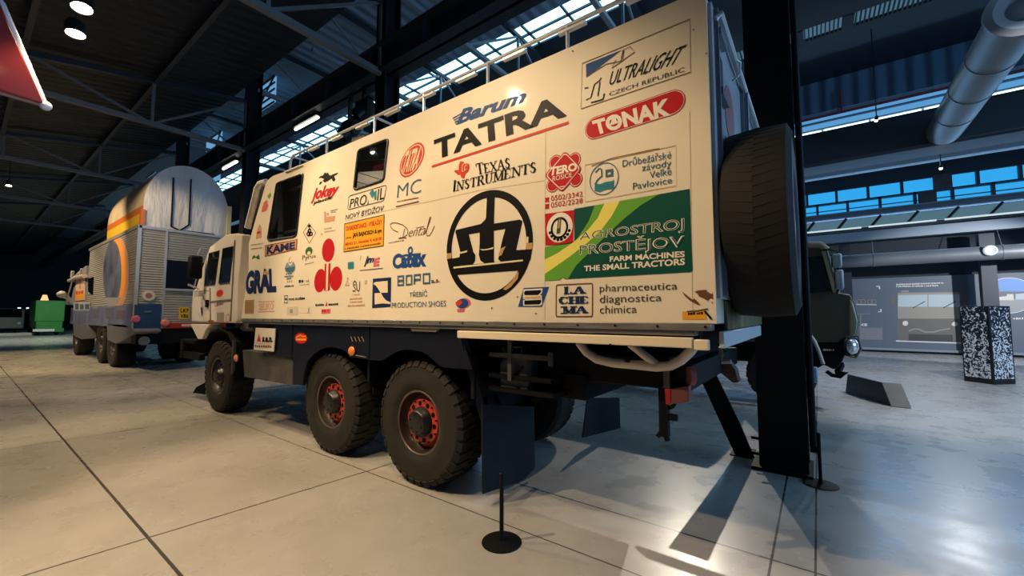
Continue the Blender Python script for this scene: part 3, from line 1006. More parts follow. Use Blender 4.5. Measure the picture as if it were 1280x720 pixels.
for k, (q, qi, txt) in enumerate(((W1, W1i, 'tall dark window beside the cab'), (W2, W2i, 'square window in the upper middle of the side'))):
    P = [gy(u, v, YS) for u, v in q]
    x0, x1 = min(p.x for p in P), max(p.x for p in P)
    z0, z1 = min(p.z for p in P), max(p.z for p in P)
    cut(body, MB().prism([gy(u, v, YS) + Vector((0, -0.05, 0)) for u, v in rquad(qi, 4)], (0, 0.14, 0)).build('cutter', SEAL))
    # seal and pane, then fittings added behind the pane
    b = MB()
    b.tube([gy(u, v, YS) for u, v in rquad(qi, 4.5)], 0.016, 8, 0, True)
    o = lab(b.build('body_window', SEAL, body), txt)
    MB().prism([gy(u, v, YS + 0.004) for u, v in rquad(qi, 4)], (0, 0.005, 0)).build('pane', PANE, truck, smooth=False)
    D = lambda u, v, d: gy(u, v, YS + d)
    if k == 1:  # panels and ceiling copy a red stripe and pale floor mirrored in the glass
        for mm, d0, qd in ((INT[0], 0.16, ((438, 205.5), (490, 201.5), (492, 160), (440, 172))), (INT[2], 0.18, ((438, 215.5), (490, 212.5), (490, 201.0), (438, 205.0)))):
            MB().prism([D(u, v, d0) for u, v in qd], (0, 0.015, 0)).build('added_cabin_panel', mm, truck, smooth=False)
        MB().bar(D(438, 202, 0.155), D(492, 198.5, 0.155), 0.008, 0.012).build('added_cabin_rail', RAILM, truck)
        MB().box(-6.40, -3.52, YS + 0.22, YS + 1.18, 3.60, 3.62).build('added_cabin_ceiling', INT[1], truck, smooth=False)
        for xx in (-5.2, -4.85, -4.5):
            MB().box(xx, xx + 0.012, YS + 0.22, YS + 1.18, 3.594, 3.60).build('added_ceiling_seam', INT[0], truck, smooth=False)
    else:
        MB().prism([D(u, v, 0.30) for u, v in ((325, 312), (378, 300), (388, 205), (338, 222))], (0, 0.02, 0)).build('added_cabin_panel', INT[3], truck, smooth=False)
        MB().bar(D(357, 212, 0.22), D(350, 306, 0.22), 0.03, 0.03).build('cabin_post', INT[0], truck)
        MB().bar(D(332, 296, 0.2), D(374, 287, 0.2), 0.03, 0.035).build('added_cabin_rail', RAILM, truck)
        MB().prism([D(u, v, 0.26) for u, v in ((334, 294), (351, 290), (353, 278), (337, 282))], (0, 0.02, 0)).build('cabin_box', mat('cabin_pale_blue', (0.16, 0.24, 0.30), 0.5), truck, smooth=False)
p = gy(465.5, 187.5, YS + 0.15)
MB().lathe([(0.0, -0.02), (0.042, -0.012), (0.05, 0.008), (0, 0.008)], p, (0, 1, 0), 20).build('lamp_reflection_disc', glow('lamp_reflection_glow', (1.0, 0.92, 0.78), 6), truck)  # glowing disc where the glass mirrors a hall lamp
_l = bpy.data.lights.new('added_cabin_fill', 'POINT')  # added fill light that brightens the invented cabin ceiling
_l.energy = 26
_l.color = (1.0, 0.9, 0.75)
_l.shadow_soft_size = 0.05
_o = bpy.data.objects.new('added_cabin_fill', _l)
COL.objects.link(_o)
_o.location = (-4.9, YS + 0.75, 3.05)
bv = body.modifiers.new('bevel', 'BEVEL')
bv.width = 0.012
bv.segments = 2
bv.limit_method = 'ANGLE'
body.data.materials.append(SEAL)
for _p in body.data.polygons:
    _p.use_smooth = False
    if YS + 0.002 < _p.center.y < YS + 1.21 and -6.6 < _p.center.x < -3.45 and 2.3 < _p.center.z < 3.66:
        _p.material_index = len(body.data.materials) - 1
# ================================================================== STICKERS ON THE TRUCK
PC = {}
def paint(name, col, rough=0.42):
    return mat('print_' + name, col, rough, spec=0.08)
K_ = paint('black', (0.008, 0.008, 0.010))
RED = paint('red', (0.48, 0.016, 0.022))
REDL = paint('bright_red', (0.58, 0.055, 0.035))
PINK = paint('pink_red', (0.62, 0.13, 0.15))
NV = paint('navy', (0.015, 0.028, 0.09))
BLU = paint('blue', (0.02, 0.07, 0.24))
STEEL = paint('steel_blue', (0.06, 0.13, 0.20))
TEAL = paint('teal', (0.03, 0.22, 0.28))
GREYD = paint('dark_grey', (0.07, 0.065, 0.06))
GREYM = paint('mid_grey', (0.30, 0.27, 0.23))
BRN = paint('brown', (0.16, 0.07, 0.03))
TAN = paint('tan', (0.48, 0.30, 0.13))
ORG = paint('orange', (0.80, 0.36, 0.03))
OCH = paint('faded_orange', (0.55, 0.28, 0.18))
YEL = paint('yellow', (0.80, 0.70, 0.16))
GRN = paint('green', (0.13, 0.36, 0.045))
DGR = paint('dark_green', (0.008, 0.075, 0.055))
WHT = paint('white', (0.80, 0.74, 0.64))
CRM = paint('cream_backing', (0.76, 0.64, 0.44))

def text_tris(s, bold):
    c = bpy.data.curves.new('lettering', 'FONT')
    c.body = s
    c.size = 1.0
    c.offset = bold
    c.resolution_u = 3
    o = bpy.data.objects.new('lettering', c)
    COL.objects.link(o)
    dg = bpy.context.evaluated_depsgraph_get()
    dg.update()
    me = bpy.data.meshes.new_from_object(o.evaluated_get(dg))
    vs = [(v.co.x, v.co.y) for v in me.vertices]
    fs = [tuple(p.vertices) for p in me.polygons]
    bpy.data.objects.remove(o)
    bpy.data.curves.remove(c)
    bpy.data.meshes.remove(me)
    return vs, fs

class Dec:
    """one flat sticker; everything is given in photo pixels and laid on the plane y"""
    def __init__(s, y=YS, ox=0, oy=0, k=1.0):
        s.y = y
        s.b = MB()
        s.mats = []
        s.o = (ox, oy, k)
        s.lay = 0

    def p(s, q):
        ox, oy, k = s.o
        P = gy(ox + q[0] / k, oy + q[1] / k, s.y)
        return Vector((P.x, s.y, P.z))

    def mi(s, m):
        if m not in s.mats:
            s.mats.append(m)
        return s.mats.index(m)

    def lift(s, pts, layer):
        s.lay += 1
        off = 0.0025 + 0.0009 * layer + 0.00002 * (s.lay % 40)
        return [Vector((p.x, p.y - off, p.z)) for p in pts]

    def poly(s, pts, m, layer=0):
        s.b.poly(s.lift([s.p(q) for q in pts], layer), s.mi(m))
        return s

    def rr(s, q, r, m, layer=0):
        return s.poly(rquad(q, r), m, layer)

    def line(s, pts, w, m, layer=1, closed=False):
        P = [s.p(q) for q in pts]
        n = len(P)
        L, Rr = [], []
        for i in range(n):
            if closed:
                d = P[(i + 1) % n] - P[i - 1]
            else:
                d = P[min(i + 1, n - 1)] - P[max(i - 1, 0)]
            d.normalize()
            nn = Vector((-d.z, 0, d.x)) * (w / 2)
            L.append(P[i] + nn)
            Rr.append(P[i] - nn)
        V = s.lift(L + Rr, layer)
        fs = [(i, (i + 1) % n, (i + 1) % n + n, i + n) for i in range(n if closed else n - 1)]
        s.b.add(V, fs, s.mi(m))
        return s

    def text(s, t, quad, m, bold=0.0, layer=1, slant=0.0):
        """quad = BL, BR, TR, TL"""
        vs, fs = text_tris(t, bold)
        if slant:
            vs = [(x + y * slant, y) for x, y in vs]
        x0, x1 = min(v[0] for v in vs), max(v[0] for v in vs)
        y0, y1 = min(v[1] for v in vs), max(v[1] for v in vs)
        A, B, C_, D = [s.p(q) for q in quad]
        V = []
        for x, y in vs:
            a, b = (x - x0) / (x1 - x0), (y - y0) / (y1 - y0)
            V.append((A * (1 - a) + B * a) * (1 - b) + (D * (1 - a) + C_ * a) * b)
        s.b.add(s.lift(V, layer), fs, s.mi(m))
        return s

    def ell(s, c, r, t, m, layer=0, inner=None, n=40, a0=0.0, a1=1.0):
        """ellipse with centre, right point and top point; inner = ratio of a hole"""
        C_, Rv, T = s.p(c), s.p(r) - s.p(c), s.p(t) - s.p(c)
        full = a1 - a0 > 0.999
        k = n if full else n + 1
        O = [C_ + Rv * math.cos(2 * math.pi * (a0 + (a1 - a0) * i / n)) + T * math.sin(2 * math.pi * (a0 + (a1 - a0) * i / n)) for i in range(k)]
        if inner is None:
            s.b.add(s.lift(O, layer), [tuple(range(k))], s.mi(m))
        else:
            I = [C_ + (q - C_) * inner for q in O]
            s.b.add(s.lift(O + I, layer), [(i, (i + 1) % k, (i + 1) % k + k, i + k) for i in range(k if full else k - 1)], s.mi(m))
        return s

    def scrib(s, a, b, h, m, layer=1, words=(3, 6)):
        """a line of print too small to read: a row of short strokes"""
        A, B = Vector((*a, 0)), Vector((*b, 0))
        L = (B - A).length
        x = 0.0
        while x < L - h * 0.4:
            w = min(h * random.uniform(0.45, 0.8), L - x)
            p0, p1 = A + (B - A) * (x / L), A + (B - A) * ((x + w) / L)
            hh = h * random.uniform(0.75, 1.0)
            s.poly([(p0.x, p0.y), (p1.x, p1.y), (p1.x, p1.y - hh), (p0.x, p0.y - hh)], m, layer)
            x += w + h * (0.22 if random.random() > 0.2 else 0.6)
        return s

    def done(s, label, name='sticker', parent=None):
        o = s.b.build(name, s.mats, parent or body, smooth=False, fix=False)
        bm = bmesh.new()
        bm.from_mesh(o.data)
        for f in bm.faces:
            if f.normal.y > 0:
                f.normal_flip()
        bm.to_mesh(o.data)
        bm.free()
        return lab(o, label)

def serif_text(d, t, quad, m, small=None, slab=0.0, thick=0.10, thin=0.04, layer=1):
    """capitals with serifs, drawn from strokes in a unit box per letter"""
    G = {
        'L': (0.8, [((0.22, 0), (0.22, 1), 1), ((0.22, 0.03), (0.78, 0.03), 0), ((0.76, 0.03), (0.78, 0.3), 0)], [(0.22, 0), (0.22, 1)]),
        'A': (1.0, [((0.12, 0), (0.48, 1), 0), ((0.88, 0), (0.5, 1), 1), ((0.26, 0.36), (0.74, 0.36), 0)], [(0.12, 0), (0.88, 0)]),
        'H': (1.0, [((0.2, 0), (0.2, 1), 1), ((0.8, 0), (0.8, 1), 1), ((0.2, 0.5), (0.8, 0.5), 0)], [(0.2, 0), (0.2, 1), (0.8, 0), (0.8, 1)]),
        'E': (0.85, [((0.22, 0), (0.22, 1), 1), ((0.22, 0.03), (0.8, 0.03), 0), ((0.22, 0.97), (0.78, 0.97), 0), ((0.22, 0.5), (0.62, 0.5), 0), ((0.79, 0.02), (0.8, 0.26), 0), ((0.77, 0.98), (0.78, 0.76), 0)], [(0.22, 0), (0.22, 1)]),
        'M': (1.2, [((0.16, 0), (0.16, 1), 0), ((0.18, 1), (0.5, 0.05), 1), ((0.84, 1), (0.5, 0.05), 0), ((0.85, 0), (0.85, 1), 1)], [(0.16, 0), (0.14, 1), (0.85, 0), (0.87, 1)]),
        'T': (0.85, [((0.5, 0), (0.5, 1), 1), ((0.06, 0.97), (0.94, 0.97), 0), ((0.07, 0.97), (0.07, 0.74), 0), ((0.93, 0.97), (0.93, 0.74), 0)], [(0.5, 0)]),
        'X': (0.9, [((0.12, 1), (0.85, 0), 1), ((0.86, 1), (0.14, 0), 0)], [(0.12, 1), (0.85, 0), (0.86, 1), (0.14, 0)]),
        'I': (0.45, [((0.5, 0), (0.5, 1), 1)], [(0.5, 0), (0.5, 1)]),
        'N': (1.0, [((0.16, 0), (0.16, 1), 0), ((0.16, 1), (0.84, 0), 1), ((0.84, 0), (0.84, 1), 0)], [(0.16, 0), (0.12, 1), (0.84, 1)]),
        'U': (0.95, [((0.2, 1), (0.2, 0.3), 1), ((0.2, 0.3), (0.3, 0.07), 1), ((0.3, 0.07), (0.52, 0.0), 0), ((0.52, 0), (0.74, 0.1), 0), ((0.74, 0.1), (0.8, 0.35), 0), ((0.8, 0.3), (0.8, 1), 0)], [(0.2, 1), (0.8, 1)]),
        'R': (0.95, [((0.22, 0), (0.22, 1), 1), ((0.22, 0.97), (0.55, 0.97), 0), ((0.55, 0.98), (0.72, 0.86), 1), ((0.72, 0.86), (0.70, 0.62), 1), ((0.70, 0.62), (0.52, 0.5), 0), ((0.52, 0.5), (0.22, 0.5), 0), ((0.5, 0.5), (0.86, 0.0), 1)], [(0.22, 0), (0.22, 1), (0.88, 0)]),
        'S': (0.72, [((0.78, 0.76), (0.68, 0.93), 0), ((0.68, 0.93), (0.46, 0.98), 0), ((0.46, 0.98), (0.22, 0.86), 1), ((0.22, 0.86), (0.25, 0.62), 1), ((0.25, 0.62), (0.72, 0.38), 1), ((0.72, 0.38), (0.78, 0.16), 1), ((0.78, 0.16), (0.55, 0.0), 1), ((0.55, 0.0), (0.28, 0.06), 0), ((0.28, 0.06), (0.18, 0.26), 0)], []),
        'C': (0.95, [((0.84, 0.76), (0.72, 0.94), 0), ((0.72, 0.94), (0.46, 0.98), 0), ((0.46, 0.98), (0.2, 0.76), 1), ((0.2, 0.76), (0.16, 0.44), 1), ((0.16, 0.44), (0.28, 0.12), 1), ((0.28, 0.12), (0.52, 0.0), 1), ((0.52, 0), (0.74, 0.06), 0), ((0.74, 0.06), (0.86, 0.26), 0), ((0.84, 0.98), (0.84, 0.70), 0)], []),
    }
    sc = [1.0 if (small is None or i == 0) else small for i in range(len(t))]
    W = sum(G[c][0] * k for c, k in zip(t, sc))
    A, B, C_, D = [d.p(q) for q in quad]
    def P(x, y):
        a = x / W
        return (A * (1 - a) + B * a) * (1 - y) + (D * (1 - a) + C_ * a) * y
    x0 = 0.0
    for c, k in zip(t, sc):
        w, st, ser = G[c]
        def seg(p, q, hw, hv):
            pts = []
            dx, dy = q[0] - p[0], q[1] - p[1]
            ln = math.hypot(dx, dy)
            nx, ny = -dy / ln, dx / ln
            for (e, sgn) in ((p, 1), (q, 1), (q, -1), (p, -1)):
                pts.append(P(x0 + (e[0] * w + sgn * nx * hw) * k, (e[1] + sgn * ny * hv) * k))
            d.b.poly(d.lift(pts, layer), d.mi(m))
        for p, q, b in st:
            h = thick if b else thin
            seg(p, q, h, h * 0.8)
        for p in ser:
            yy = 0.03 if p[1] == 0 else 0.97
            seg((p[0] - 0.20 - slab, yy), (p[0] + 0.20 + slab, yy), thin * 1.1, thin * 0.9 + slab * 0.4)
        x0 += w * k

# --- big round black emblem
c1 = lambda a, b: (540 + a / 8, 225 + b / 8)
c2 = lambda a, b: (540 + a / 8, 300 + b / 8)
d = Dec()
L_, R_, T_, B_ = d.p((558.6, 309)), d.p((666.3, 299)), d.p((618, 236.3)), d.p((607, 375.8))
cx, cz = (L_.x + R_.x) / 2, (T_.z + B_.z) / 2
rx, rz = (R_.x - L_.x) / 2, (T_.z - B_.z) / 2
O = [Vector((cx + rx * math.cos(t), YS, cz + rz * math.sin(t))) for t in [2 * math.pi * i / 64 for i in range(64)]]
I = [Vector((cx + (rx * 0.868) * math.cos(t), YS, cz + (rz * 0.868) * math.sin(t))) for t in [2 * math.pi * i / 64 for i in range(64)]]
d.b.add(d.lift(O + I, 0), [(i, (i + 1) % 64, (i + 1) % 64 + 64, i + 64) for i in range(64)], d.mi(K_))
d.poly([c1(552, 140), c1(630, 140), c1(620, 440), c1(620, 520), c2(622, 225), c2(525, 233), c2(485, 205), c2(470, 150), c1(478, 640), c1(478, 520), c1(540, 420)], K_)
d.poly([c1(556, 325), c1(535, 395), c1(490, 440), c1(240, 500), c1(236, 522), c1(285, 720), c2(275, 172), c2(150, 197), c2(180, 272), c2(410, 246), c2(432, 210), c2(435, 150), c1(415, 720), c1(370, 545), c1(480, 525), c1(600, 500)], K_)
d.poly([c1(600, 440), c1(880, 396), c1(905, 412), c1(900, 440), c2(842, 102), c2(1004, 93), c2(985, 200), c2(690, 218), c2(665, 195), c2(668, 170), c1(702, 610), c1(735, 490), c1(600, 510)], K_)
d.poly([c2(180, 260), c2(410, 244), c2(985, 190), c2(960, 240), c2(885, 304), c2(255, 350), c2(205, 335)], K_)
d.poly([c2(218, 268), c2(910, 196), c2(912, 212), c2(218, 286)], CRM, 1)
d.poly([c2(690, 85), c2(740, 62), c2(716, 110), c2(700, 150), c2(668, 165), c2(668, 140)], TAN, 1)
d.poly([c1(945, 632), c1(1008, 628), c1(1006, 692), c1(938, 694)], TAN, 1)
d.poly([c2(150, 135), c2(198, 130), c2(198, 182), c2(156, 192)], TAN, 1)
d.poly([c2(712, 492), c2(800, 410), c2(835, 350), c2(870, 318), c2(862, 385), c2(790, 470), c2(742, 502)], TAN, 1)
d.poly([c1(478, 690), c1(520, 694), c1(560, 688), c1(618, 670), c1(612, 690), c1(560, 700), c1(510, 706)], CRM, 1)
d.poly([c2(286, 122), c2(356, 104), c2(350, 122), c2(288, 138)], CRM, 1)
d.poly([c1(950, 565), c1(968, 570), c1(964, 630), c1(946, 630)], CRM, 1)
d.done('big round black emblem with peeling tan patches')

# --- black car maker lettering with red underline, tyre maker script above
d = Dec(ox=530, oy=90, k=6.4)
d.text('TATRA', [(84, 706), (1146, 352), (1120, 172), (80, 545)], K_, 0.035)
d.done('large black capital lettering in the upper middle of the side')
d = Dec()
d.line([(540, 208.4), (711, 153.4)], 0.022, REDL)
d.done('thin red underline below the large black lettering')
d = Dec(ox=530, oy=90, k=6.4)
d.text('Barum', [(262, 424), (806, 240), (830, 130), (285, 306)], BLU, 0.035, slant=0.22)
for i in range(4):
    d.line([(232 + i * 8, 372 + i * 16), (300 - i * 2, 334 + i * 22)], 0.012, BLU)
d.done('dark blue script lettering above the large black capitals')

# --- ultralight panel
d = Dec(ox=640, oy=0, k=4)
d.line([(352, 318), (890, 97), (893, 362), (345, 545)], 0.006, BRN, closed=True)
d.poly([(370, 322), (550, 250), (372, 386)], BLU)
d.line([(372, 386), (470, 322), (555, 305), (560, 250), (590, 234), (613, 262), (500, 342), (520, 300)], 0.006, BRN)
d.line([(555, 250), (545, 310)], 0.006, BRN)
d.text('ULTRALIGHT', [(487, 428), (832, 316), (876, 222), (492, 360)], K_, 0.0, slant=0.35)
d.text('CZECH REPUBLIC', [(487, 482), (862, 358), (862, 336), (487, 462)], GREYD, 0.0)
d.line([(364, 442), (382, 438)], 0.008, K_)
d.line([(370, 500), (394, 490), (412, 424), (440, 402), (446, 388)], 0.008, K_)
d.line([(396, 514), (454, 498), (463, 468)], 0.010, K_)
d.line([(430, 482), (440, 410)], 0.008, K_)
d.done('outlined sticker at the top right corner with a blue wedge and slanted lettering')
# --- red pill
def capsule(d, a, b, r, m, layer):
    A, B = d.p(a), d.p(b)
    ax = (B - A).normalized()
    up = Vector((-ax.z, 0, ax.x))
    pts = []
    for i in range(17):
        t = math.pi / 2 + math.pi * i / 16
        pts.append(A + (ax * math.cos(t) + up * math.sin(t)) * r)
    for i in range(17):
        t = -math.pi / 2 + math.pi * i / 16
        pts.append(B + (ax * math.cos(t) + up * math.sin(t)) * r)
    d.b.poly(d.lift(pts, layer), d.mi(m))
d = Dec(ox=640, oy=0, k=4)
r0 = (d.p((400, 588)) - d.p((388, 702))).length / 2
capsule(d, (418, 640), (800, 514), r0, RED, 0)
capsule(d, (418, 640), (800, 514), r0 * 0.93, WHT, 1)
capsule(d, (418, 640), (800, 514), r0 * 0.88, RED, 2)
d.text('TONAK', [(420, 678), (796, 578), (790, 488), (400, 606)], WHT, 0.045, 3)
d.ell((511, 612), (530, 606), (511, 592), RED, 4)
d.poly([(486, 632), (538, 614), (524, 604), (520, 588), (500, 592), (498, 612)], WHT, 5)
d.done('red pill-shaped sticker with white capitals below the top right outline panel')
# --- semiconductor maker
d = Dec(ox=550, oy=180, k=8)
serif_text(d, 'TEXAS', [(372, 310), (706, 238), (706, 112), (355, 200)], K_, 0.82)
serif_text(d, 'INSTRUMENTS', [(122, 482), (968, 278), (972, 152), (132, 368)], K_, 0.82)
d.poly([(205, 172), (242, 180), (240, 200), (270, 194), (292, 200), (296, 236), (288, 268), (256, 296), (242, 348), (215, 336), (206, 306), (186, 312), (143, 276), (150, 262), (190, 260), (190, 214)], REDL)
d.line([(246, 200), (228, 210), (224, 270), (238, 278)], 0.008, CRM, 2)
d.line([(268, 206), (250, 230), (246, 270), (266, 250)], 0.008, CRM, 2)
d.done('black serif capitals with a small red map shape')
# --- round red emblem, MC
d = Dec()
C0 = (514.8, 200.2)
def off(a, b):
    return (C0[0] + 15.0 * a + 5.0 * b, C0[1] - 5.4 * a - 21.2 * b)
d.ell(C0, off(1, 0), off(0, 1), REDL, 0)
d.ell(C0, off(0.9, 0), off(0, 0.9), CRM, 1)
d.ell(C0, off(0.84, 0), off(0, 0.84), REDL, 2)
d.text('TATRA', [off(-0.72, -0.62), off(0.62, -0.72), off(0.72, 0.66), off(-0.62, 0.66)], CRM, 0.03, 3)
d.done('upright red oval emblem with pale tall letters right of the square window')
d = Dec(ox=420, oy=170, k=8)
d.text('MC', [(612, 620), (850, 566), (858, 424), (622, 492)], STEEL, -0.01)
d.scrib((612, 664), (832, 622), 14, BRN)
d.line([(600, 708), (830, 656)], 0.012, BRN)
d.done('slim blue grey letters over a thin brown underline')
# --- PROMIL
d = Dec()
d.line(rquad([(436.2, 245.2), (483.5, 231.2), (480, 251), (434.7, 262.4)], 3), 0.008, GREYD, closed=True)
d.text('PRO', [(437, 260), (457.8, 255.6), (459.3, 242.2), (439, 249.2)], K_, 0.0)
d.text('IL', [(471.5, 251), (480, 248.6), (481.6, 233.6), (473, 236.6)], K_, 0.0)
d.poly([(462, 241.5), (466, 236), (468, 240), (471, 238), (470.5, 249), (468.5, 250.5), (467.5, 244), (465.5, 248)], TEAL)
d.poly([(459, 257), (460.5, 249.5), (461.2, 256)], STEEL)
d.text('NOVÝ BYDŽOV', [(432, 275), (479.2, 263.8), (481, 254.6), (433, 267)], K_, 0.0)
d.done('boxed black lettering under the square window')
# --- orange sign
d = Dec(ox=420, oy=250, k=8)
d.poly([(85, 235), (487, 143), (478, 462), (77, 525)], GREYD, 0)
d.poly([(92, 244), (480, 154), (472, 454), (84, 514)], ORG, 1)
d.text('CB RADIOSTANICE - VYSÍLAČKY', [(100, 312), (464, 242), (466, 180), (102, 252)], RED, 0.03, 2)
d.text('a firmy', [(98, 398), (158, 386), (158, 362), (98, 372)], BRN, 0.02, 2)
d.text('JAN BAJNOSCH & syn', [(170, 390), (460, 336), (460, 284), (172, 330)], K_, 0.04, 2)
d.text('BRNO 21, Horácká 4, 628 00', [(96, 464), (462, 404), (462, 368), (98, 430)], RED, 0.03, 2)
d.scrib((96, 498), (462, 440), 18, BRN, 2)
d.done('orange rectangular sign with red and black lettering')
# --- Dental
d = Dec(ox=420, oy=250, k=8)
sw = [(622, 322), (575, 300), (548, 268), (545, 244), (565, 228), (610, 230), (670, 250), (712, 285), (722, 320), (708, 352), (680, 372), (640, 380)]
d.line(sw, 0.009, BRN)
d.line([(690, 288), (680, 330), (668, 378), (625, 384), (706, 379)], 0.009, BRN)
d.text('enta', [(724, 368), (884, 350), (902, 266), (736, 300)], BRN, -0.012, slant=0.3)
d.line([(884, 344), (912, 290), (940, 210), (950, 172), (942, 170), (925, 230), (905, 320), (912, 358), (934, 358), (960, 320), (988, 258)], 0.008, BRN)
d.line([(800, 282), (884, 264)], 0.007, BRN)
d.scrib((530, 434), (686, 406), 11, GREYD)
d.done('thin brown handwritten lettering')
# --- jmE, teal patch
d = Dec(ox=420, oy=250, k=8)
d.text('jm', [(276, 672), (378, 636), (388, 566), (300, 560)], NV, 0.04, slant=0.1)
d.text('E', [(374, 668), (430, 658), (442, 572), (382, 584)], PINK, 0.05)
d.line([(240, 705), (470, 682)], 0.008, GREYD)
d.line([(240, 600), (252, 556)], 0.008, GREYM)
d.done('small navy and pink letters under the orange sign')
d = Dec(ox=420, oy=250, k=8)
d.rr([(120, 622), (182, 616), (180, 688), (120, 694)], 10, TEAL)
d.line([(132, 650), (170, 644)], 0.012, STEEL)
d.line([(132, 670), (170, 664)], 0.012, STEEL)
d.done('tiny teal square patch')
# --- Catex
d = Dec(ox=420, oy=250, k=8)
d.text('Catex', [(566, 690), (902, 664), (908, 486), (570, 546)], BLU, 0.05)
d.ell((745, 506), (770, 500), (745, 466), BLU, 1, 0.5)
d.line([(640, 566), (700, 552), (850, 540)], 0.02, BLU, 2)
d.done('rounded dark blue lettering')
# --- BOPO
d = Dec(ox=420, oy=320, k=8)
for x0, x1, y0, y1, g in ((622, 676, 205, 293, 'B'), (706, 758, 199, 287, 'O'), (786, 846, 192, 282, 'P'), (876, 938, 182, 274, 'O')):
    if g in 'BO':
        d.line([(x0, y1), (x1, y1 - 4), (x1, y0 - 4), (x0, y0)], 0.026, STEEL, closed=True)
    if g == 'B':
        d.line([(x0, (y0 + y1) / 2), (x1, (y0 + y1) / 2 - 4)], 0.024, STEEL, 2)
    if g == 'P':
        d.line([(x0, y1), (x0, y0), (x1, y0 - 4), (x1, (y0 + y1) / 2), (x0, (y0 + y1) / 2 + 4)], 0.026, STEEL)
d.text('a.s.', [(955, 272), (1040, 262), (1040, 230), (955, 240)], GREYD, 0.02)
d.text('TŘEBÍČ', [(735, 412), (915, 405), (916, 334), (735, 350)], STEEL, 0.0)
d.text('PRODUCTION SHOES', [(560, 520), (1103, 503), (1103, 446), (560, 468)], STEEL, 0.0)
d.done('square-cut grey blue lettering over two smaller lines')
d = Dec(ox=420, oy=320, k=8)
d.poly([(362, 522), (548, 508), (553, 213), (370, 228)], NV)
d.poly([(378, 272), (400, 260), (520, 248), (520, 366), (448, 368), (420, 320), (396, 292), (378, 284)], CRM, 1)
d.poly([(388, 374), (452, 368), (475, 412), (505, 445), (545, 462), (545, 480), (470, 474), (390, 484)], CRM, 1)
d.done('navy square sticker with two pale curved fields')
# --- small globe
d = Dec(ox=540, oy=300, k=8)
d.ell((318, 632), (388, 626), (318, 582), PINK, 0)
d.ell((305, 635), (368, 630), (305, 588), BLU, 1)
d.poly([(240, 620), (290, 600), (310, 630), (270, 660), (240, 650)], REDL, 2)
d.poly([(252, 690), (328, 684), (322, 716), (258, 720)], PINK, 1)
d.done('small red and blue round badge below the big emblem')
# --- blue slanted badge
d = Dec(ox=540, oy=300, k=8)
d.poly([(862, 668), (1098, 668), (1172, 468), (918, 480)], BLU)
d.poly([(918, 494), (1108, 484), (1104, 530), (1082, 545), (1100, 552), (1104, 640), (1085, 656), (915, 658), (912, 602), (935, 598), (914, 580), (914, 545)], WHT, 1)
d.poly([(932, 508), (1094, 500), (1092, 524), (1062, 550), (930, 552), (922, 535)], K_, 2)
d.poly([(928, 606), (1092, 598), (1096, 620), (1078, 644), (926, 648)], K_, 2)
d.poly([(914, 562), (1100, 554), (1096, 586), (914, 592)], CRM, 3)
d.scrib((930, 584), (1084, 578), 12, TAN, 4)
d.done('blue slanted four-sided badge with a black letter')
# --- slab lettering box
d = Dec(ox=630, oy=335, k=8)
d.line(rquad([(524, 170), (886, 153), (884, 484), (522, 486)], 18), 0.008, BRN, closed=True)
serif_text(d, 'LA', [(604, 262), (806, 252), (806, 184), (604, 192)], NV, slab=0.06, thick=0.16, thin=0.07)
serif_text(d, 'CHE', [(548, 358), (856, 352), (856, 283), (548, 290)], NV, slab=0.06, thick=0.16, thin=0.07)
serif_text(d, 'MA', [(582, 455), (830, 448), (830, 382), (582, 388)], NV, slab=0.06, thick=0.16, thin=0.07)
d.done('rounded outlined box with navy slab lettering')
d = Dec(ox=740, oy=335, k=8)
d.text('pharmaceutica', [(78, 262), (855, 238), (855, 140), (78, 166)], GREYD, 0.0)
d.text('diagnostica', [(78, 374), (697, 356), (697, 256), (78, 273)], GREYD, 0.0)
d.text('chimica', [(80, 456), (448, 448), (448, 371), (80, 377)], GREYD, 0.0)
d.done('three rows of thin dark lower case lettering at the lower right')
d = Dec(ox=740, oy=335, k=8)
d.poly([(898, 230), (950, 275), (1008, 318), (1022, 304), (1060, 340), (1088, 376), (1040, 362), (980, 326), (930, 284)], BRN)
d.poly([(990, 226), (1030, 238), (1060, 224), (1150, 218), (1145, 232), (1200, 262), (1208, 240), (1210, 312), (1180, 300), (1160, 330), (1110, 300), (1070, 286), (1060, 262), (1030, 240)], BRN)
d.poly([(1190, 330), (1210, 345), (1206, 364)], BRN)
d.poly([(905, 436), (1120, 428), (1150, 512), (905, 516)], ORG)
d.line([(1130, 432), (1195, 510)], 0.012, K_, 2)
d.line([(950, 436), (1060, 428), (1160, 408)], 0.008, GREYD, 2)
d.scrib((960, 470), (1110, 462), 26, K_, 1)
d.done('torn brown and orange sticker at the lower right corner')
# --- red diamond and phone lines
d = Dec(ox=640, oy=180, k=4)
for (cx_, cy_) in ((218, 92), (312, 80), (320, 178), (205, 205)):
    d.ell((cx_, cy_), (cx_ + 33, cy_ - 8), (cx_, cy_ - 37), RED, 0)
    d.ell((cx_, cy_), (cx_ + 29, cy_ - 7), (cx_, cy_ - 32), WHT, 1)
    d.ell((cx_, cy_), (cx_ + 26, cy_ - 6), (cx_, cy_ - 29), RED, 2)
d.rr([(268, 34), (352, 122), (250, 244), (162, 160)], 22, RED, 3)
d.rr([(267, 42), (345, 123), (251, 236), (170, 159)], 20, WHT, 4)
d.rr([(267, 48), (340, 124), (251, 230), (176, 158)], 19, RED, 5)
d.text('TERO', [(188, 162), (330, 134), (326, 94), (196, 118)], WHT, 0.045, 6)
d.text('ROSICE', [(205, 188), (302, 166), (300, 144), (206, 162)], WHT, 0.0, 6)
d.scrib((236, 220), (268, 214), 6, WHT, 6)
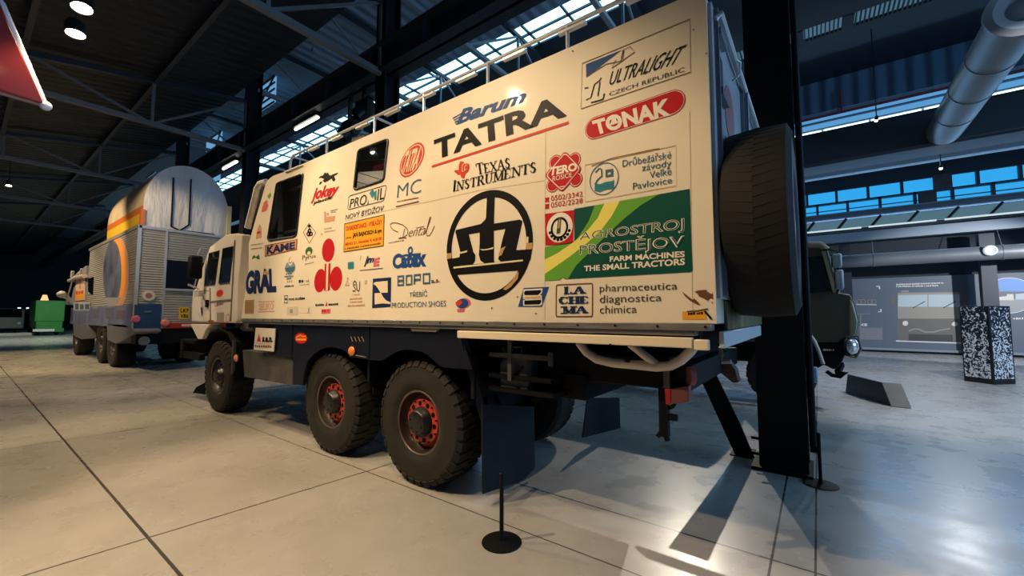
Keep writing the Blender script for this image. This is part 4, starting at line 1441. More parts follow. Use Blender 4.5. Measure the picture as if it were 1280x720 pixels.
for k_, (s_, y_) in enumerate((('0502/3342', 0), ('0502/2228', 33))):
    d.text(s_, [(196, 286 + y_), (354, 262 + y_), (354, 237 + y_), (196, 260 + y_)], RED, 0.0, 1)
    d.poly([(166, 292 + y_), (186, 289 + y_), (184, 274 + y_), (188, 266 + y_), (164, 270 + y_), (168, 276 + y_)], RED, 1)
d.done('red diamond badge with white lettering above two phone numbers')
d = Dec(ox=640, oy=180, k=4)
d.line([(366, 106), (820, 8), (822, 210), (368, 290)], 0.004, TAN, closed=True)
d.text('Drůbežářské', [(553, 116), (797, 72), (797, 28), (553, 76)], STEEL, 0.0)
d.text('závody', [(650, 148), (797, 122), (797, 78), (650, 104)], STEEL, 0.0)
d.text('Velké', [(688, 172), (797, 154), (797, 116), (688, 138)], STEEL, 0.0)
d.text('Pavlovice', [(605, 229), (800, 196), (800, 164), (605, 196)], STEEL, 0.0)
d.ell((460, 175), (535, 162), (460, 94), STEEL, 0, 0.94)
for k_ in range(4):
    d.line([(414, 200 + k_ * 10), (440, 206 + k_ * 10), (468, 194 + k_ * 10), (500, 190 + k_ * 10), (510, 184 + k_ * 10)], 0.012, TEAL)
d.line([(416, 200), (428, 180), (450, 160), (448, 128), (436, 122), (424, 136), (416, 142)], 0.010, STEEL)
d.poly([(468, 130), (506, 124), (506, 162), (468, 168)], STEEL, 0)
d.line([(480, 150), (496, 147)], 0.016, CRM, 2)
d.line([(398, 110), (500, 72), (700, 30), (740, 24)], 0.006, BRN, 2)
d.done('pale panel with a blue bird in a circle and blue grey lettering')
# --- green farm machine panel
d = Dec(ox=640, oy=180, k=4)
d.poly([(312, 325), (888, 225), (903, 634), (890, 641), (270, 676), (252, 668), (238, 680), (165, 684), (165, 515), (312, 495)], DGR, 0)
d.poly([(415, 307), (462, 299), (430, 370), (380, 430), (310, 490), (230, 545), (165, 578), (165, 515), (312, 495), (340, 455), (385, 385)], GRN, 1)
d.poly([(462, 299), (540, 285), (500, 360), (440, 440), (370, 500), (280, 570), (165, 650), (165, 578), (230, 545), (310, 490), (380, 430), (430, 370)], YEL, 1)
d.poly([(540, 285), (735, 252), (640, 310), (560, 375), (480, 450), (390, 540), (320, 610), (280, 676), (252, 668), (238, 680), (165, 684), (165, 650), (280, 570), (370, 500), (440, 440), (500, 360)], GRN, 1)
for bd, m_, ly in ((0.022, WHT, 2), (-0.014, DGR, 3)):
    d.text('AGROSTROJ', [(338 - bd * 60, 492 + bd * 60), (862 + bd * 60, 442 + bd * 60), (862 + bd * 60, 372 - bd * 60), (344 - bd * 60, 444 - bd * 60)], m_, bd, ly)
    d.text('PROSTĚJOV', [(340 - bd * 60, 568 + bd * 60), (862 + bd * 60, 530 + bd * 60), (862 + bd * 60, 440 - bd * 60), (340 - bd * 60, 490 - bd * 60)], m_, bd, ly)
d.text('FARM MACHINES', [(490, 589), (865, 566), (865, 535), (490, 563)], WHT, 0.03, 3)
d.text('THE SMALL TRACTORS', [(362, 638), (866, 605), (866, 571), (362, 610)], WHT, 0.03, 3)
d.done('green panel with yellow and light green sweeps and outlined capitals')
d = Dec(ox=640, oy=180, k=4)
d.poly([(165, 350), (312, 330), (306, 496), (168, 508)], RED, 0)
d.ell((238, 418), (304, 408), (238, 344), WHT, 1)
d.ell((238, 420), (282, 412), (238, 366), K_, 2, 0.78)
for k_ in range(8):
    t = -0.5 * math.pi + (k_ - 3.5) * 0.36
    d.ell((240 + 50 * math.cos(t), 421 - 58 * math.sin(t) - 6 * math.cos(t)), (248 + 50 * math.cos(t), 420 - 58 * math.sin(t) - 6 * math.cos(t)), (240 + 50 * math.cos(t), 413 - 58 * math.sin(t) - 6 * math.cos(t)), K_, 2, n=10)
d.poly([(232, 370), (248, 367), (242, 446), (224, 450)], GREYD, 3)
d.poly([(236, 380), (244, 378), (240, 420), (232, 424)], TAN, 4)
d.done('red square badge with a white disc and black gear left of the green panel')

# --- front half of the side
d = Dec(ox=290, oy=190, k=8)
d.text('jokey', [(784, 524), (1034, 464), (1088, 306), (838, 352)], RED, 0.04, slant=0.0)
d.text('plastik', [(812, 538), (1004, 474), (1012, 434), (818, 492)], K_, 0.03, slant=0.2)
d.poly([(870, 330), (885, 295), (900, 300), (925, 270), (890, 258), (866, 268), (880, 244), (910, 236), (930, 205), (948, 214), (960, 205), (972, 226), (985, 236), (1012, 222), (1064, 206), (1052, 226), (1022, 240), (1036, 280), (1018, 290), (1040, 300), (1010, 292), (996, 268), (960, 290), (928, 306), (912, 290), (890, 318)], K_)
d.done('leaping black horse figure over red slanted lettering')
d = Dec(ox=290, oy=190, k=8)
d.poly([(924, 592), (942, 600), (944, 650), (1032, 640), (1024, 690), (924, 706)], OCH)
d.line([(985, 590), (1056, 572)], 0.010, GREYM)
d.line([(990, 606), (1040, 594)], 0.008, GREYM)
d.poly([(950, 612), (968, 608), (966, 630), (950, 634)], OCH)
d.done('small faded orange mark below the red slanted lettering')
d = Dec(ox=300, oy=280, k=8)
d.line([(692, -6), (760, 88), (694, 192), (636, 82)], 0.012, BRN, closed=True)
d.ell((697, 70), (716, 66), (697, 44), K_, 1, 0.45)
d.ell((686, 98), (706, 94), (686, 74), K_, 1, 0.45)
d.ell((712, 100), (730, 96), (712, 78), K_, 1, 0.4)
d.line([(694, 40), (690, 130)], 0.014, K_)
d.ell((696, 20), (710, 17), (696, 4), K_, 1)
d.done('thin outlined diamond badge with a dark curled motif')
d = Dec(ox=300, oy=280, k=8)
d.poly([(250, 214), (576, 150), (570, 258), (250, 328)], BRN)
d.poly([(258, 222), (568, 160), (562, 250), (258, 318)], OCH, 1)
d.text('KAME', [(268, 312), (552, 248), (556, 176), (272, 222)], NV, 0.05, 2)
d.done('brown framed sticker with indigo capitals under the tall window')
d = Dec(ox=300, oy=280, k=8)
d.poly([(172, 60), (196, 0), (212, 30), (218, 130), (160, 150), (166, 100)], OCH)
d.line([(174, 90), (206, 80)], 0.03, RED, 2)
d.scrib((112, 218), (232, 200), 14, GREYM)
d.scrib((112, 254), (228, 240), 12, GREYM)
d.done('faded red drawing on the front edge of the side')
d = Dec(ox=290, oy=190, k=8)
d.poly([(302, 560), (322, 500), (352, 478), (362, 540), (342, 590), (296, 604)], PINK)
d.poly([(352, 440), (388, 404), (394, 440), (372, 470)], GRN)
d.done('pink and green mark high on the front edge of the side')
d = Dec(ox=300, oy=280, k=8)
d.poly([(120, 355), (132, 318), (150, 312), (160, 330), (190, 304), (200, 350), (176, 352), (162, 338), (140, 342)], paint('leaf_green', (0.05, 0.13, 0.05)))
d.done('tiny dark green mark near the front edge')
d = Dec(ox=300, oy=280, k=8)
d.ell((690, 272), (726, 264), (690, 230), paint('leaf_green', (0.05, 0.13, 0.05)))
d.ell((692, 292), (710, 288), (692, 274), CRM, 2)
d.text('Pyrus', [(624, 376), (758, 344), (760, 300), (626, 316)], BRN, 0.0)
d.scrib((650, 410), (748, 384), 12, GREYM)
d.done('small dark green tree badge with brown lettering')
d = Dec(ox=300, oy=280, k=8)
d.ell((502, 436), (554, 428), (502, 372), paint('pale_blue', (0.20, 0.27, 0.34)))
d.poly([(452, 440), (554, 424), (545, 468), (500, 486), (460, 470)], STEEL, 1)
d.ell((506, 372), (528, 368), (502, 328), CRM, 2)
d.line([(508, 332), (492, 364), (494, 386), (512, 392), (522, 374)], 0.010, K_, 3)
for y_, w_, m_ in ((505, 38, STEEL), (530, 50, STEEL), (552, 30, STEEL), (582, 26, GREYM), (628, 50, NV)):
    d.scrib((498 - w_, y_ + 5), (498 + w_, y_ - 4), 17, m_)
d.done('pale blue drop badge with several small lines of print')
d = Dec(ox=300, oy=330, k=8)
d.text('GRAL', [(50, 304), (366, 284), (352, 40), (72, 68)], NV, 0.06)
d.poly([(238, 108), (242, 62), (252, 84), (264, 50), (274, 82), (290, 58), (288, 104)], TAN, 2)
d.done('thick navy lettering with a small gold crown')
# twin red drops
d = Dec(ox=300, oy=280, k=8)
for c_, a_, b_ in (((883, 262), (946, 250), (884, 146)), ((802, 566), (862, 556), (808, 450)), ((960, 546), (1022, 534), (962, 426))):
    d.ell(c_, a_, b_, RED, 0)
d.poly([(850, 398), (868, 396), (862, 664), (842, 668)], RED, 1)
d.poly([(888, 394), (906, 392), (900, 660), (880, 664)], RED, 1)
d.poly([(868, 396), (888, 394), (880, 664), (862, 666)], CRM, 2)
d.done('large red mark of one oval above two drops with stems')
d = Dec(ox=300, oy=330, k=8)
d.line([(446, 318), (478, 316), (478, 388), (446, 390)], 0.014, GREYD, closed=True)
d.ell((462, 352), (472, 350), (462, 340), K_, 1)
d.text('TOS KUŘIM', [(486, 366), (650, 354), (650, 326), (486, 338)], K_, 0.04)
d.done('small black lettering beside a dotted square')
d = Dec(ox=300, oy=330, k=8)
d.scrib((590, 190), (650, 182), 30, NV)
d.scrib((664, 180), (696, 174), 20, GREYM)
d.scrib((592, 214), (694, 204), 8, GREYM)
d.done('tiny navy print between the pale blue badge and the red drops')
d = Dec(ox=300, oy=330, k=8)
d.poly([(52, 362), (142, 358), (138, 494), (50, 496)], paint('sand', (0.32, 0.20, 0.09)))
d.line([(60, 372), (132, 368), (130, 486), (58, 488)], 0.008, TAN, closed=True)
d.done('plain tan rectangle at the lower front corner of the side')
d = Dec(ox=300, oy=330, k=8)
d.line([(186, 378), (346, 372), (346, 472), (184, 480)], 0.007, PINK, closed=True)
d.text('SELIKO', [(192, 462), (336, 452), (338, 388), (194, 396)], PINK, 0.012)
d.text('SELIKO', [(196, 458), (332, 449), (334, 393), (198, 400)], CRM, -0.015, 2)
d.done('pale red outlined lettering in a thin box')
d = Dec(ox=300, oy=330, k=8)
d.poly([(470, 432), (580, 426), (580, 506), (470, 512)], paint('faint_grey', (0.58, 0.52, 0.43)))
d.scrib((500, 490), (550, 486), 40, GREYM)
d.poly([(604, 432), (716, 428), (716, 488), (604, 494)], paint('faint_cream', (0.70, 0.62, 0.49)))
d.line([(690, 436), (688, 486)], 0.03, GREYM)
d.done('two faint grey rectangles low on the side')
d = Dec(ox=300, oy=330, k=8)
d.scrib((756, 422), (846, 416), 22, K_)
d.scrib((888, 416), (982, 410), 22, K_)
d.poly([(856, 420), (866, 370), (878, 418)], RED)
d.poly([(816, 454), (908, 448), (906, 494), (816, 498)], PINK)
d.scrib((822, 482), (900, 476), 26, RED, 1)
d.done('small black print around a red flame below the red drops')
d = Dec(ox=420, oy=320, k=8)
d.line([(168, 350), (190, 352), (200, 330), (176, 300), (174, 268), (188, 250), (204, 262), (208, 300), (212, 340), (226, 352), (238, 330), (240, 254)], 0.014, GREYD)
d.ell((190, 288), (196, 287), (190, 280), K_, 1)
d.scrib((164, 392), (242, 388), 12, OCH)
d.scrib((140, 436), (270, 428), 16, OCH)
d.scrib((142, 466), (264, 460), 14, OCH)
d.scrib((120, 506), (288, 496), 18, OCH)
d.done('thin grey curled letters over lines of faded orange print')
d = Dec(ox=420, oy=320, k=8)
d.line([(96, 296), (134, 290), (116, 240)], 0.014, OCH, closed=True)
d.ell((118, 224), (126, 222), (118, 214), OCH, 1, 0.4)
d.line([(292, 250), (310, 246), (306, 272), (292, 276)], 0.008, GREYM, closed=True)
d.done('tiny faded red triangle left of the grey curled letters')
d = Dec(ox=300, oy=280, k=8)
d.scrib((845, 56), (925, 40), 10, GREYM)
d.scrib((845, 84), (960, 66), 10, GREYM)
d.line([(812, 90), (828, 104), (806, 106)], 0.008, OCH, closed=True)
d.done('faint grey print right of the diamond badge')
# seams of the side sheet
d = Dec()
SEAM = paint('seam_cream', (0.56, 0.47, 0.34))
d.line([(432, 276.5), (482, 263.5), (546, 250), (600, 238), (680, 226)], 0.006, SEAM, -1)
d.line([(682, 160), (681, 400)], 0.005, SEAM, -1)
d.line([(862, 140), (866, 400)], 0.004, SEAM, -1)
d.done('faint sheet seam across the side', 'panel_seam')
for u, v in ((867, 37.5), (716, 64), (670, 392), (647, 371), (883, 67), (615, 385), (717, 405)):
    d = Dec()
    d.ell((u, v), (u + 1, v), (u, v - 1), BRN, 1, n=10)
    d.done('small dark rivet mark', 'rivet_mark')

# --- plate on the storage box
pl = MB().prism([gy(u, v, 2.70) for u, v in ((319.5, 409.7), (344.2, 410.8), (341.8, 439.4), (317, 437.2))], (0, 0.012, 0)).build('sign_plate', mat('plate_white', (0.62, 0.56, 0.48), 0.4), truck)
lab(pl, 'white square plate with a red triangle hung below the body')
d = Dec(2.70, 220, 400, 8)
d.poly([(810, 216), (832, 140), (852, 216)], RED)
d.text('s.e.n.', [(862, 222), (968, 224), (972, 172), (866, 168)], K_, 0.05)
d.scrib((790, 272), (962, 278), 26, BRN)
d.line([(800, 232), (960, 238)], 0.008, OCH)
d.done('red triangle with black letters', 'lettering', pl)
# orange emblem on the skirt
em = Dec(Yk, 300, 400, 8)
em.ell((612, 182), (674, 184), (612, 128), RED, 0)
em.poly([(556, 176), (580, 150), (606, 140), (640, 146), (668, 172), (664, 206), (600, 212), (560, 206)], REDL, 1)
em.line([(562, 176), (604, 150), (630, 166), (664, 160)], 0.012, ORG, 2)
em.line([(562, 194), (664, 196)], 0.022, ORG, 2)
em.done('red and orange winged badge on the navy skirt', 'badge', truck)
d = Dec(Yk, 300, 400, 8)
for k_ in range(4):
    d.line([(1110 + k_ * 36, 165), (1128 + k_ * 38, 215)], 0.010, GREYM)
d.line([(1150, 350), (1262, 372)], 0.008, GREYM)
d.done('pale scratches on the navy skirt', 'scratch', truck)
# --- cab stickers
d = Dec(YC, 220, 340, 10.6)
for y_ in (270, 300, 328):
    d.scrib((250, y_), (430 - (y_ - 270), y_ - 12), 22, GREYM)
d.done('faded grey print at the top of the cab front corner', parent=cab)
d = Dec(YC, 220, 340, 10.6)
d.ell((582, 282), (628, 276), (586, 236), REDL)
d.scrib((556, 290), (610, 284), 26, RED, 1)
d.done('round red badge on the cab door', parent=cab)
d = Dec(YC, 220, 340, 10.6)
d.line([(512, 396), (514, 446), (536, 448)], 0.018, REDL)
d.text('quor', [(534, 462), (634, 444), (636, 402), (538, 412)], BRN, 0.02)
d.done('faded red and brown lettering on the cab door', parent=cab)
d = Dec(YC, 220, 340, 10.6)
d.poly([(330, 470), (350, 466), (356, 540), (342, 596), (334, 540)], K_)
d.line([(296, 540), (310, 570), (318, 604)], 0.012, STEEL)
d.done('thin dark figure low on the cab front corner', parent=cab)
d = Dec(YC, 220, 340, 10.6)
d.poly([(542, 540), (640, 534), (636, 664), (542, 668)], GREYM)
d.done('faded grey rectangle low on the cab door', parent=cab)
d = Dec(YC, 220, 340, 10.6)
d.ell((688, 612), (714, 608), (690, 550), OCH, 0, 0.7)
d.done('faded red ring at the lower rear of the cab', parent=cab)
d = Dec(YC, 220, 340, 10.6)
d.poly([(420, 650), (450, 632), (500, 640), (506, 690), (470, 690), (440, 676)], BRN)
d.done('brown red patch at the bottom of the cab', parent=cab)
# ================================================================== LAMPS
LAMPMAT = mat('black_lamp_housing', (0.01, 0.01, 0.01), 0.4)
lamp_lab = ['warm spotlight on the camera side aimed at the round black emblem', 'warm spotlight on the camera side aimed at the white truck cab', 'upper of the two warm lamps glowing at the top left', 'lower of the two warm lamps glowing at the top left', 'warm downlight over the floor in front of the near stanchion',
            'warm spotlight high on the left in front of the silver truck', 'warm spotlight aimed at the rear of the silver truck', 'warm downlight over the open floor at the far left', 'added pale spotlight brightening the green trailer at the far end', 'spotlight glowing against the blue cladding at upper right', 'warm downlight over the floor beside the rear wheels', 'cool white spotlight over the wedge info stand', 'added out-of-view spotlight washing the mural panel', 'added out-of-view spotlight brightening the patterned kiosk', 'strong spotlight behind the white truck throwing long shadows under its tail']
for k, (loc, aim, pw, cone, rad, colr) in enumerate(SPOTS):
    L, A = Vector(loc), Vector(aim)
    d = (A - L).normalized()
    l = bpy.data.lights.new('spot', 'SPOT')
    l.energy = pw
    l.color = colr
    l.spot_size = math.radians(cone)
    l.spot_blend = 0.45
    l.shadow_soft_size = rad * 0.6
    o = bpy.data.objects.new('spot', l)
    COL.objects.link(o)
    o.location = L + d * 0.03
    o.rotation_euler = d.to_track_quat('-Z', 'Y').to_euler()
    b = MB()
    b.lathe([(0, -0.24), (rad * 0.7, -0.24), (rad, -0.16), (rad, 0.0), (rad * 0.92, 0.0), (rad * 0.90, -0.03)], L, d, 20)
    top = L - d * 0.14
    b.bar(top, Vector((top.x, top.y, 11.0 if L.y > 5 else 8.8 + (top.y - 5.0) * 0.173)), 0.03, 0.03)
    h = tag(b.build('track_spotlight', LAMPMAT), lamp_lab[k], 'lamp', 'track spotlights')
    MB().lathe([(0, -0.05), (rad * 0.9, -0.035)], L, d, 20).build('lamp_lens', LAMPW, h)
# tubes under the runway beam and stage lights beside it
for k, (x0, lab_) in enumerate(((-11.7, 'lit tube lamp under the runway beam above the white truck cab'), (-17.0, 'lit tube lamp under the runway beam beside the round truck cover'))):
    o = tag(MB().box(x0, x0 + 1.3, 5.36, 5.52, 6.97, 7.05).build('tube_lamp', LAMPMAT, smooth=False), lab_, 'lamp', 'tube lamps under the runway beam')
    MB().cyl((x0 + 0.04, 5.44, 6.94), (x0 + 1.26, 5.44, 6.94), 0.035, n=12).build('glowing_tube', LAMPC, o)
for k, (u, v, lab_) in enumerate(((455, 140, 'black stage light hanging under the runway beam, right one'), (437, 165, 'black stage light hanging under the runway beam, left one'))):
    c = gy(u, v, 5.42)
    b = MB()
    b.box(c.x - 0.04, c.x + 0.04, 5.38, 5.46, c.z + 0.25, 7.06)
    b.box(c.x - 0.24, c.x - 0.20, 5.34, 5.50, c.z - 0.1, c.z + 0.28)
    b.box(c.x + 0.20, c.x + 0.24, 5.34, 5.50, c.z - 0.1, c.z + 0.28)
    b.box(c.x - 0.24, c.x + 0.24, 5.34, 5.50, c.z + 0.24, c.z + 0.28)
    o = tag(b.build('stage_light', LAMPMAT), lab_, 'lamp', 'stage lights under the runway beam')
    MB().lathe([(0, -0.3), (0.13, -0.3), (0.19, -0.15), (0.19, 0.2), (0.22, 0.22), (0.17, 0.2), (0.15, 0.1), (0, 0.1)], (c.x, 5.42, c.z), (-0.4, -0.5, -0.6), 20).build('lamp_barrel', LAMPMAT, o)
    MB().prism([(c.x - 0.26, 5.2, c.z - 0.1), (c.x - 0.02, 5.1, c.z - 0.28), (c.x - 0.02, 5.5, c.z - 0.28), (c.x - 0.26, 5.5, c.z - 0.1)], (0.02, 0, 0.03)).build('barn_door', LAMPMAT, o)

# ================================================================== LOOSE THINGS ROUND THE TRUCK
X0, X1 = -2.40, -1.72
c0 = Vector((-2.06, 3.0, 1.047))
jc = thing('jerrycan', 'black jerrycan strapped upright on the tray behind the rear wheel', 'jerrycan', c0)
xa, xb = gy(619, 470, 2.9).x + 0.02, gy(657, 470, 2.9).x + 0.02
za, zb = 1.047, gy(630, 440, 2.9).z
pr = [(xa, za), (xb, za), (xb, zb - 0.02), (xb - 0.10, zb + 0.02), (xa + 0.10, zb - 0.02), (xa, zb - 0.09)]
b = MB().prism([(x, 2.93, z) for x, z in pr], (0, 0.15, 0))
JC = mat('jerrycan_paint', (0.06, 0.06, 0.062), 0.45, var=0.3, vscale=8)
b.build('can_body', JC, jc, bevel=0.025)
b = MB()
b.bar((xa + 0.06, 2.928, za + 0.08), (xb - 0.06, 2.928, zb - 0.12), 0.012, 0.03, up=(0, 1, 0))
b.bar((xb - 0.06, 2.928, za + 0.08), (xa + 0.06, 2.928, zb - 0.14), 0.012, 0.012, up=(0, 1, 0))
b.build('pressed_cross', JC, jc, bevel=0.004)
b = MB()
for y in (2.94, 3.0, 3.06):
    b.tube([(xa + 0.10, y, zb - 0.03), (xa + 0.11, y, zb + 0.05), (xb - 0.08, y, zb + 0.05), (xb - 0.09, y, zb)], 0.013, 8)
b.build('carry_handle', mat('worn_handle', (0.10, 0.10, 0.09), 0.4), jc)
MB().cyl((xa + 0.05, 3.0, zb - 0.05), (xa + 0.01, 3.0, zb + 0.03), 0.03).build('spout_cap', JC, jc)

def stanchion(px, label):
    p = gz(*px)
    t = thing('stanchion', label, 'stanchion', (p.x, p.y, 0), 'barrier stanchions')
    MB().lathe([(0, 0), (0.148, 0), (0.150, 0.004), (0.148, 0.009), (0.10, 0.016), (0.03, 0.022), (0, 0.022)], p, (0, 0, 1), 48).build('base_disc', BLACK, t)
    MB().lathe([(0.016, 0.015), (0.016, 0.485), (0.018, 0.49), (0.018, 0.505), (0.012, 0.512), (0, 0.513)], p, (0, 0, 1), 20).build('post', BLACK, t)
    MB().cyl((p.x, p.y, 0.02), (p.x, p.y, 0.05), 0.024, 0.018, 20).build('collar', BLACK, t)
stanchion((627, 678), 'short black stanchion on the floor in front of the rear wheel mudflap')
stanchion((1026, 606), 'short black stanchion at the foot of the black steel column')

# leaning flat post of an info stand behind the tail
t = thing('info_stand', 'black flat steel info stand leaning beside the truck tail hook', 'info stand', gz(930, 570))
q = [gy(u, v, 5.74) for u, v in ((918.5, 568), (943, 572.5), (925, 530), (864, 405), (842, 405), (883, 490))]
MB().prism(q, (0, 0.03, 0)).build('slanted_post', BLACK2, t)
MB().box(q[0].x - 0.05, q[1].x - 0.02, 5.7, 6.1, 0, 0.012).build('foot_plate', BLACK2, t)
MB().prism([(q[4].x - 0.16, 5.62, 1.56), (q[3].x + 0.16, 5.62, 1.56), (q[3].x + 0.16, 5.95, 1.80), (q[4].x - 0.16, 5.95, 1.80)], (0, -0.006, 0.02)).build('plaque', BLACK2, t)

# low wedge info stand in the open floor
A, B, B2 = Vector((0.43, 11.84, 0)), Vector((1.03, 10.49, 0)), Vector((1.30, 10.47, 0))
A2 = A + (B2 - B)
t = thing('wedge_info_stand', 'low black wedge-shaped info stand with a brushed top on the open floor', 'info stand', (0.8, 11.1, 0))
up = Vector((0, 0, 0.40))
e = (B - A).normalized()
As, Bs = A + e * 0.12, B - e * 0.22
wv = B2 - B
WEDGE = mat('wedge_black', (0.008, 0.008, 0.009), 0.5)
BRUSH = mat('brushed_top', (0.30, 0.28, 0.25), 0.35, 0.15, var=0.2, vscale=6)
b = MB()
b.prism([A, B, Bs + up, As + up], wv)
b.build('wedge_body', WEDGE, t)
MB().prism([Bs + up + Vector((0, 0, 0.004)) - e * 0.0, B + Vector((0, 0, 0.004)) + e * 0.012, B2 + Vector((0, 0, 0.004)) + e * 0.012, Bs + wv + up + Vector((0, 0, 0.004))], e * 0.01 + Vector((0, 0, 0.006))).build('sloped_plate', BRUSH, t)
MB().prism([As + up, Bs + up, Bs + wv + up, As + wv + up], (0, 0, 0.012)).build('top_plate', BRUSH, t)

# patterned kiosk
def dots():
    m = bpy.data.materials.new('dotted_pattern')
    m.use_nodes = True
    nt = m.node_tree
    bs = nt.nodes['Principled BSDF']
    bs.inputs['Roughness'].default_value = 0.4
    tc = nt.nodes.new('ShaderNodeTexCoord')
    n = nt.nodes.new('ShaderNodeTexNoise')
    n.inputs['Scale'].default_value = 21
    n.inputs['Detail'].default_value = 1.0
    n.inputs['Distortion'].default_value = 0.6
    nt.links.new(tc.outputs['Object'], n.inputs['Vector'])
    sx = nt.nodes.new('ShaderNodeSeparateXYZ')
    nt.links.new(tc.outputs['Object'], sx.inputs[0])
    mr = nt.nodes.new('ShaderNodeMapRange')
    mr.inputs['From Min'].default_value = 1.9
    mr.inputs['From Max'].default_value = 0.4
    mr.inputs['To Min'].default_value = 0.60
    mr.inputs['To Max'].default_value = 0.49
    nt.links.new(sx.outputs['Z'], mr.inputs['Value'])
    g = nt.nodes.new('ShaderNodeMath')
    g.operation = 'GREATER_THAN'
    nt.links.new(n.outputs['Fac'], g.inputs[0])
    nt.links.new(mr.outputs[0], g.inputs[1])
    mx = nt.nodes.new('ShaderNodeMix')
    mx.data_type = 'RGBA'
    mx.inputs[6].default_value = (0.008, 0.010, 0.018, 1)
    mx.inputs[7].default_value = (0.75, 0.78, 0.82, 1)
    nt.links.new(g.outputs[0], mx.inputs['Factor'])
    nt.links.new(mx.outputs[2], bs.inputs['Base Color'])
    return m
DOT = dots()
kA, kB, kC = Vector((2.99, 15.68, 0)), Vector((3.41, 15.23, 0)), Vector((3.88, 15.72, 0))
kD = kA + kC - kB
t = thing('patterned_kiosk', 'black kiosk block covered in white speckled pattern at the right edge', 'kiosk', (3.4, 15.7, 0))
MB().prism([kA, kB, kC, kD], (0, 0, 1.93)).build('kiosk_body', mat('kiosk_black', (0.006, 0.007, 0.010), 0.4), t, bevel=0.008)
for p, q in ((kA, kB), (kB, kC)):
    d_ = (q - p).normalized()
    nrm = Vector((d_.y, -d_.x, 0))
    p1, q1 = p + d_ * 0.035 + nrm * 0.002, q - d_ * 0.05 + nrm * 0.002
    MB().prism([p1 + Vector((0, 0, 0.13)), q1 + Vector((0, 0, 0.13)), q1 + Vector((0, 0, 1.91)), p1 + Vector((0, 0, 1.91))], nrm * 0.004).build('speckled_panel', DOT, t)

# ducts
b = MB().cyl((3.33, 11.7, 7.45), (3.57, 18.95, 7.72), 0.44, n=40)
t = tag(b.build('ventilation_duct', DUCTM), 'thick round grey duct crossing the upper right corner', 'duct')
MB().lathe([(0.44, 0.0), (0.52, 0.0), (0.52, -0.12), (0.40, -0.16), (0.24, -0.10), (0.22, 0.0), (0.10, -0.04), (0, -0.04)], (3.33, 11.7, 7.45), (0.036, 0.998, 0.037), 40).build('end_ring', DUCTM, t)
for f in (0.25, 0.5, 0.75):
    p = Vector((3.33, 11.7, 7.45)).lerp(Vector((3.57, 18.95, 7.72)), f)
    MB().lathe([(0.43, -0.03), (0.455, -0.03), (0.455, 0.03), (0.43, 0.03)], p, (0.036, 0.998, 0.037), 40).build('joint_band', DUCTM, t)
MB().tube([(3.85, 11.6, 7.46), (4.05, 18.9, 7.72)], 0.012, 6).build('stay_wire', RAILM, t)
b = MB().cyl((-6, 23.0, 4.03), (14, 23.0, 4.03), 0.27, n=32)
t = tag(b.build('wall_duct', DUCTM), 'long round grey duct running along the right wall above the mural', 'duct')
c = gy(1238, 313, 22.65)
b = MB().lathe([(0.10, 0.3), (0.17, 0.3), (0.19, 0), (0.15, -0.03), (0.08, 0.02), (0, 0.05)], c, (0, 1, 0), 28)
b.build('jet_nozzle', mat('nozzle_white', (0.75, 0.75, 0.75), 0.4), t)
for x in (-1.5, 2.0, 5.6, 9.2):
    b = MB().lathe([(0.265, -0.03), (0.285, -0.03), (0.285, 0.03), (0.265, 0.03)], (x, 23.0, 4.03), (1, 0, 0), 32)
    b.tube([(x, 23.0, 4.28), (x, 23.4, 4.98)], 0.012, 6)
    b.build('duct_hanger', DUCTM, t)

# red fin at the upper left corner
T = gx(55, 130, -9)
q = [T, gx(0, 3, -9), Vector((-9, -1.0, gx(0, 3, -9).z + (gx(0, 3, -9).z - T.z) / (T.y - gx(0, 3, -9).y) * (gx(0, 3, -9).y + 1.0))), Vector((-9, -2.2, 8.0)), Vector((-9, -2.2, gx(0, 113, -9).z)), gx(0, 113, -9)]
q[2].z = min(q[2].z, 7.6)
fin = tag(MB().prism(q, (-0.12, 0, 0)).build('red_fin', mat('glossy_red', (0.16, 0.008, 0.010), 0.35, coat=0.3), bevel=0.02), 'red tail fin with pale edge hanging at the upper left corner', 'fin')
MB().tube([q[0] + Vector((-0.06, 0.01, 0)), q[1] + Vector((-0.06, 0.01, 0.02)), q[2] + Vector((-0.06, 0.01, 0.02))], 0.045, 10).build('pale_edge', mat('pale_edge_strip', (0.6, 0.65, 0.75), 0.35), fin)
MB().tube([q[5] + Vector((-0.06, -0.6, 0)), q[0] + Vector((-0.06, 0.0, 0))], 0.03, 8).build('lower_edge', mat('dull_pink_edge', (0.35, 0.18, 0.17), 0.4), fin)
MB().ball(tuple(q[0] + Vector((-0.06, 0.02, 0))), 0.07).build('tip_light', mat('tip_white', (0.8, 0.8, 0.85), 0.3), fin)
b = MB()
for p in (Vector((-9.06, -1.5, 7.9)), ):
    b.tube([p - Vector((0, 0, 0.3)), Vector((p.x, p.y, 7.9))], 0.02)
b.build('hanger', BLACK, fin)

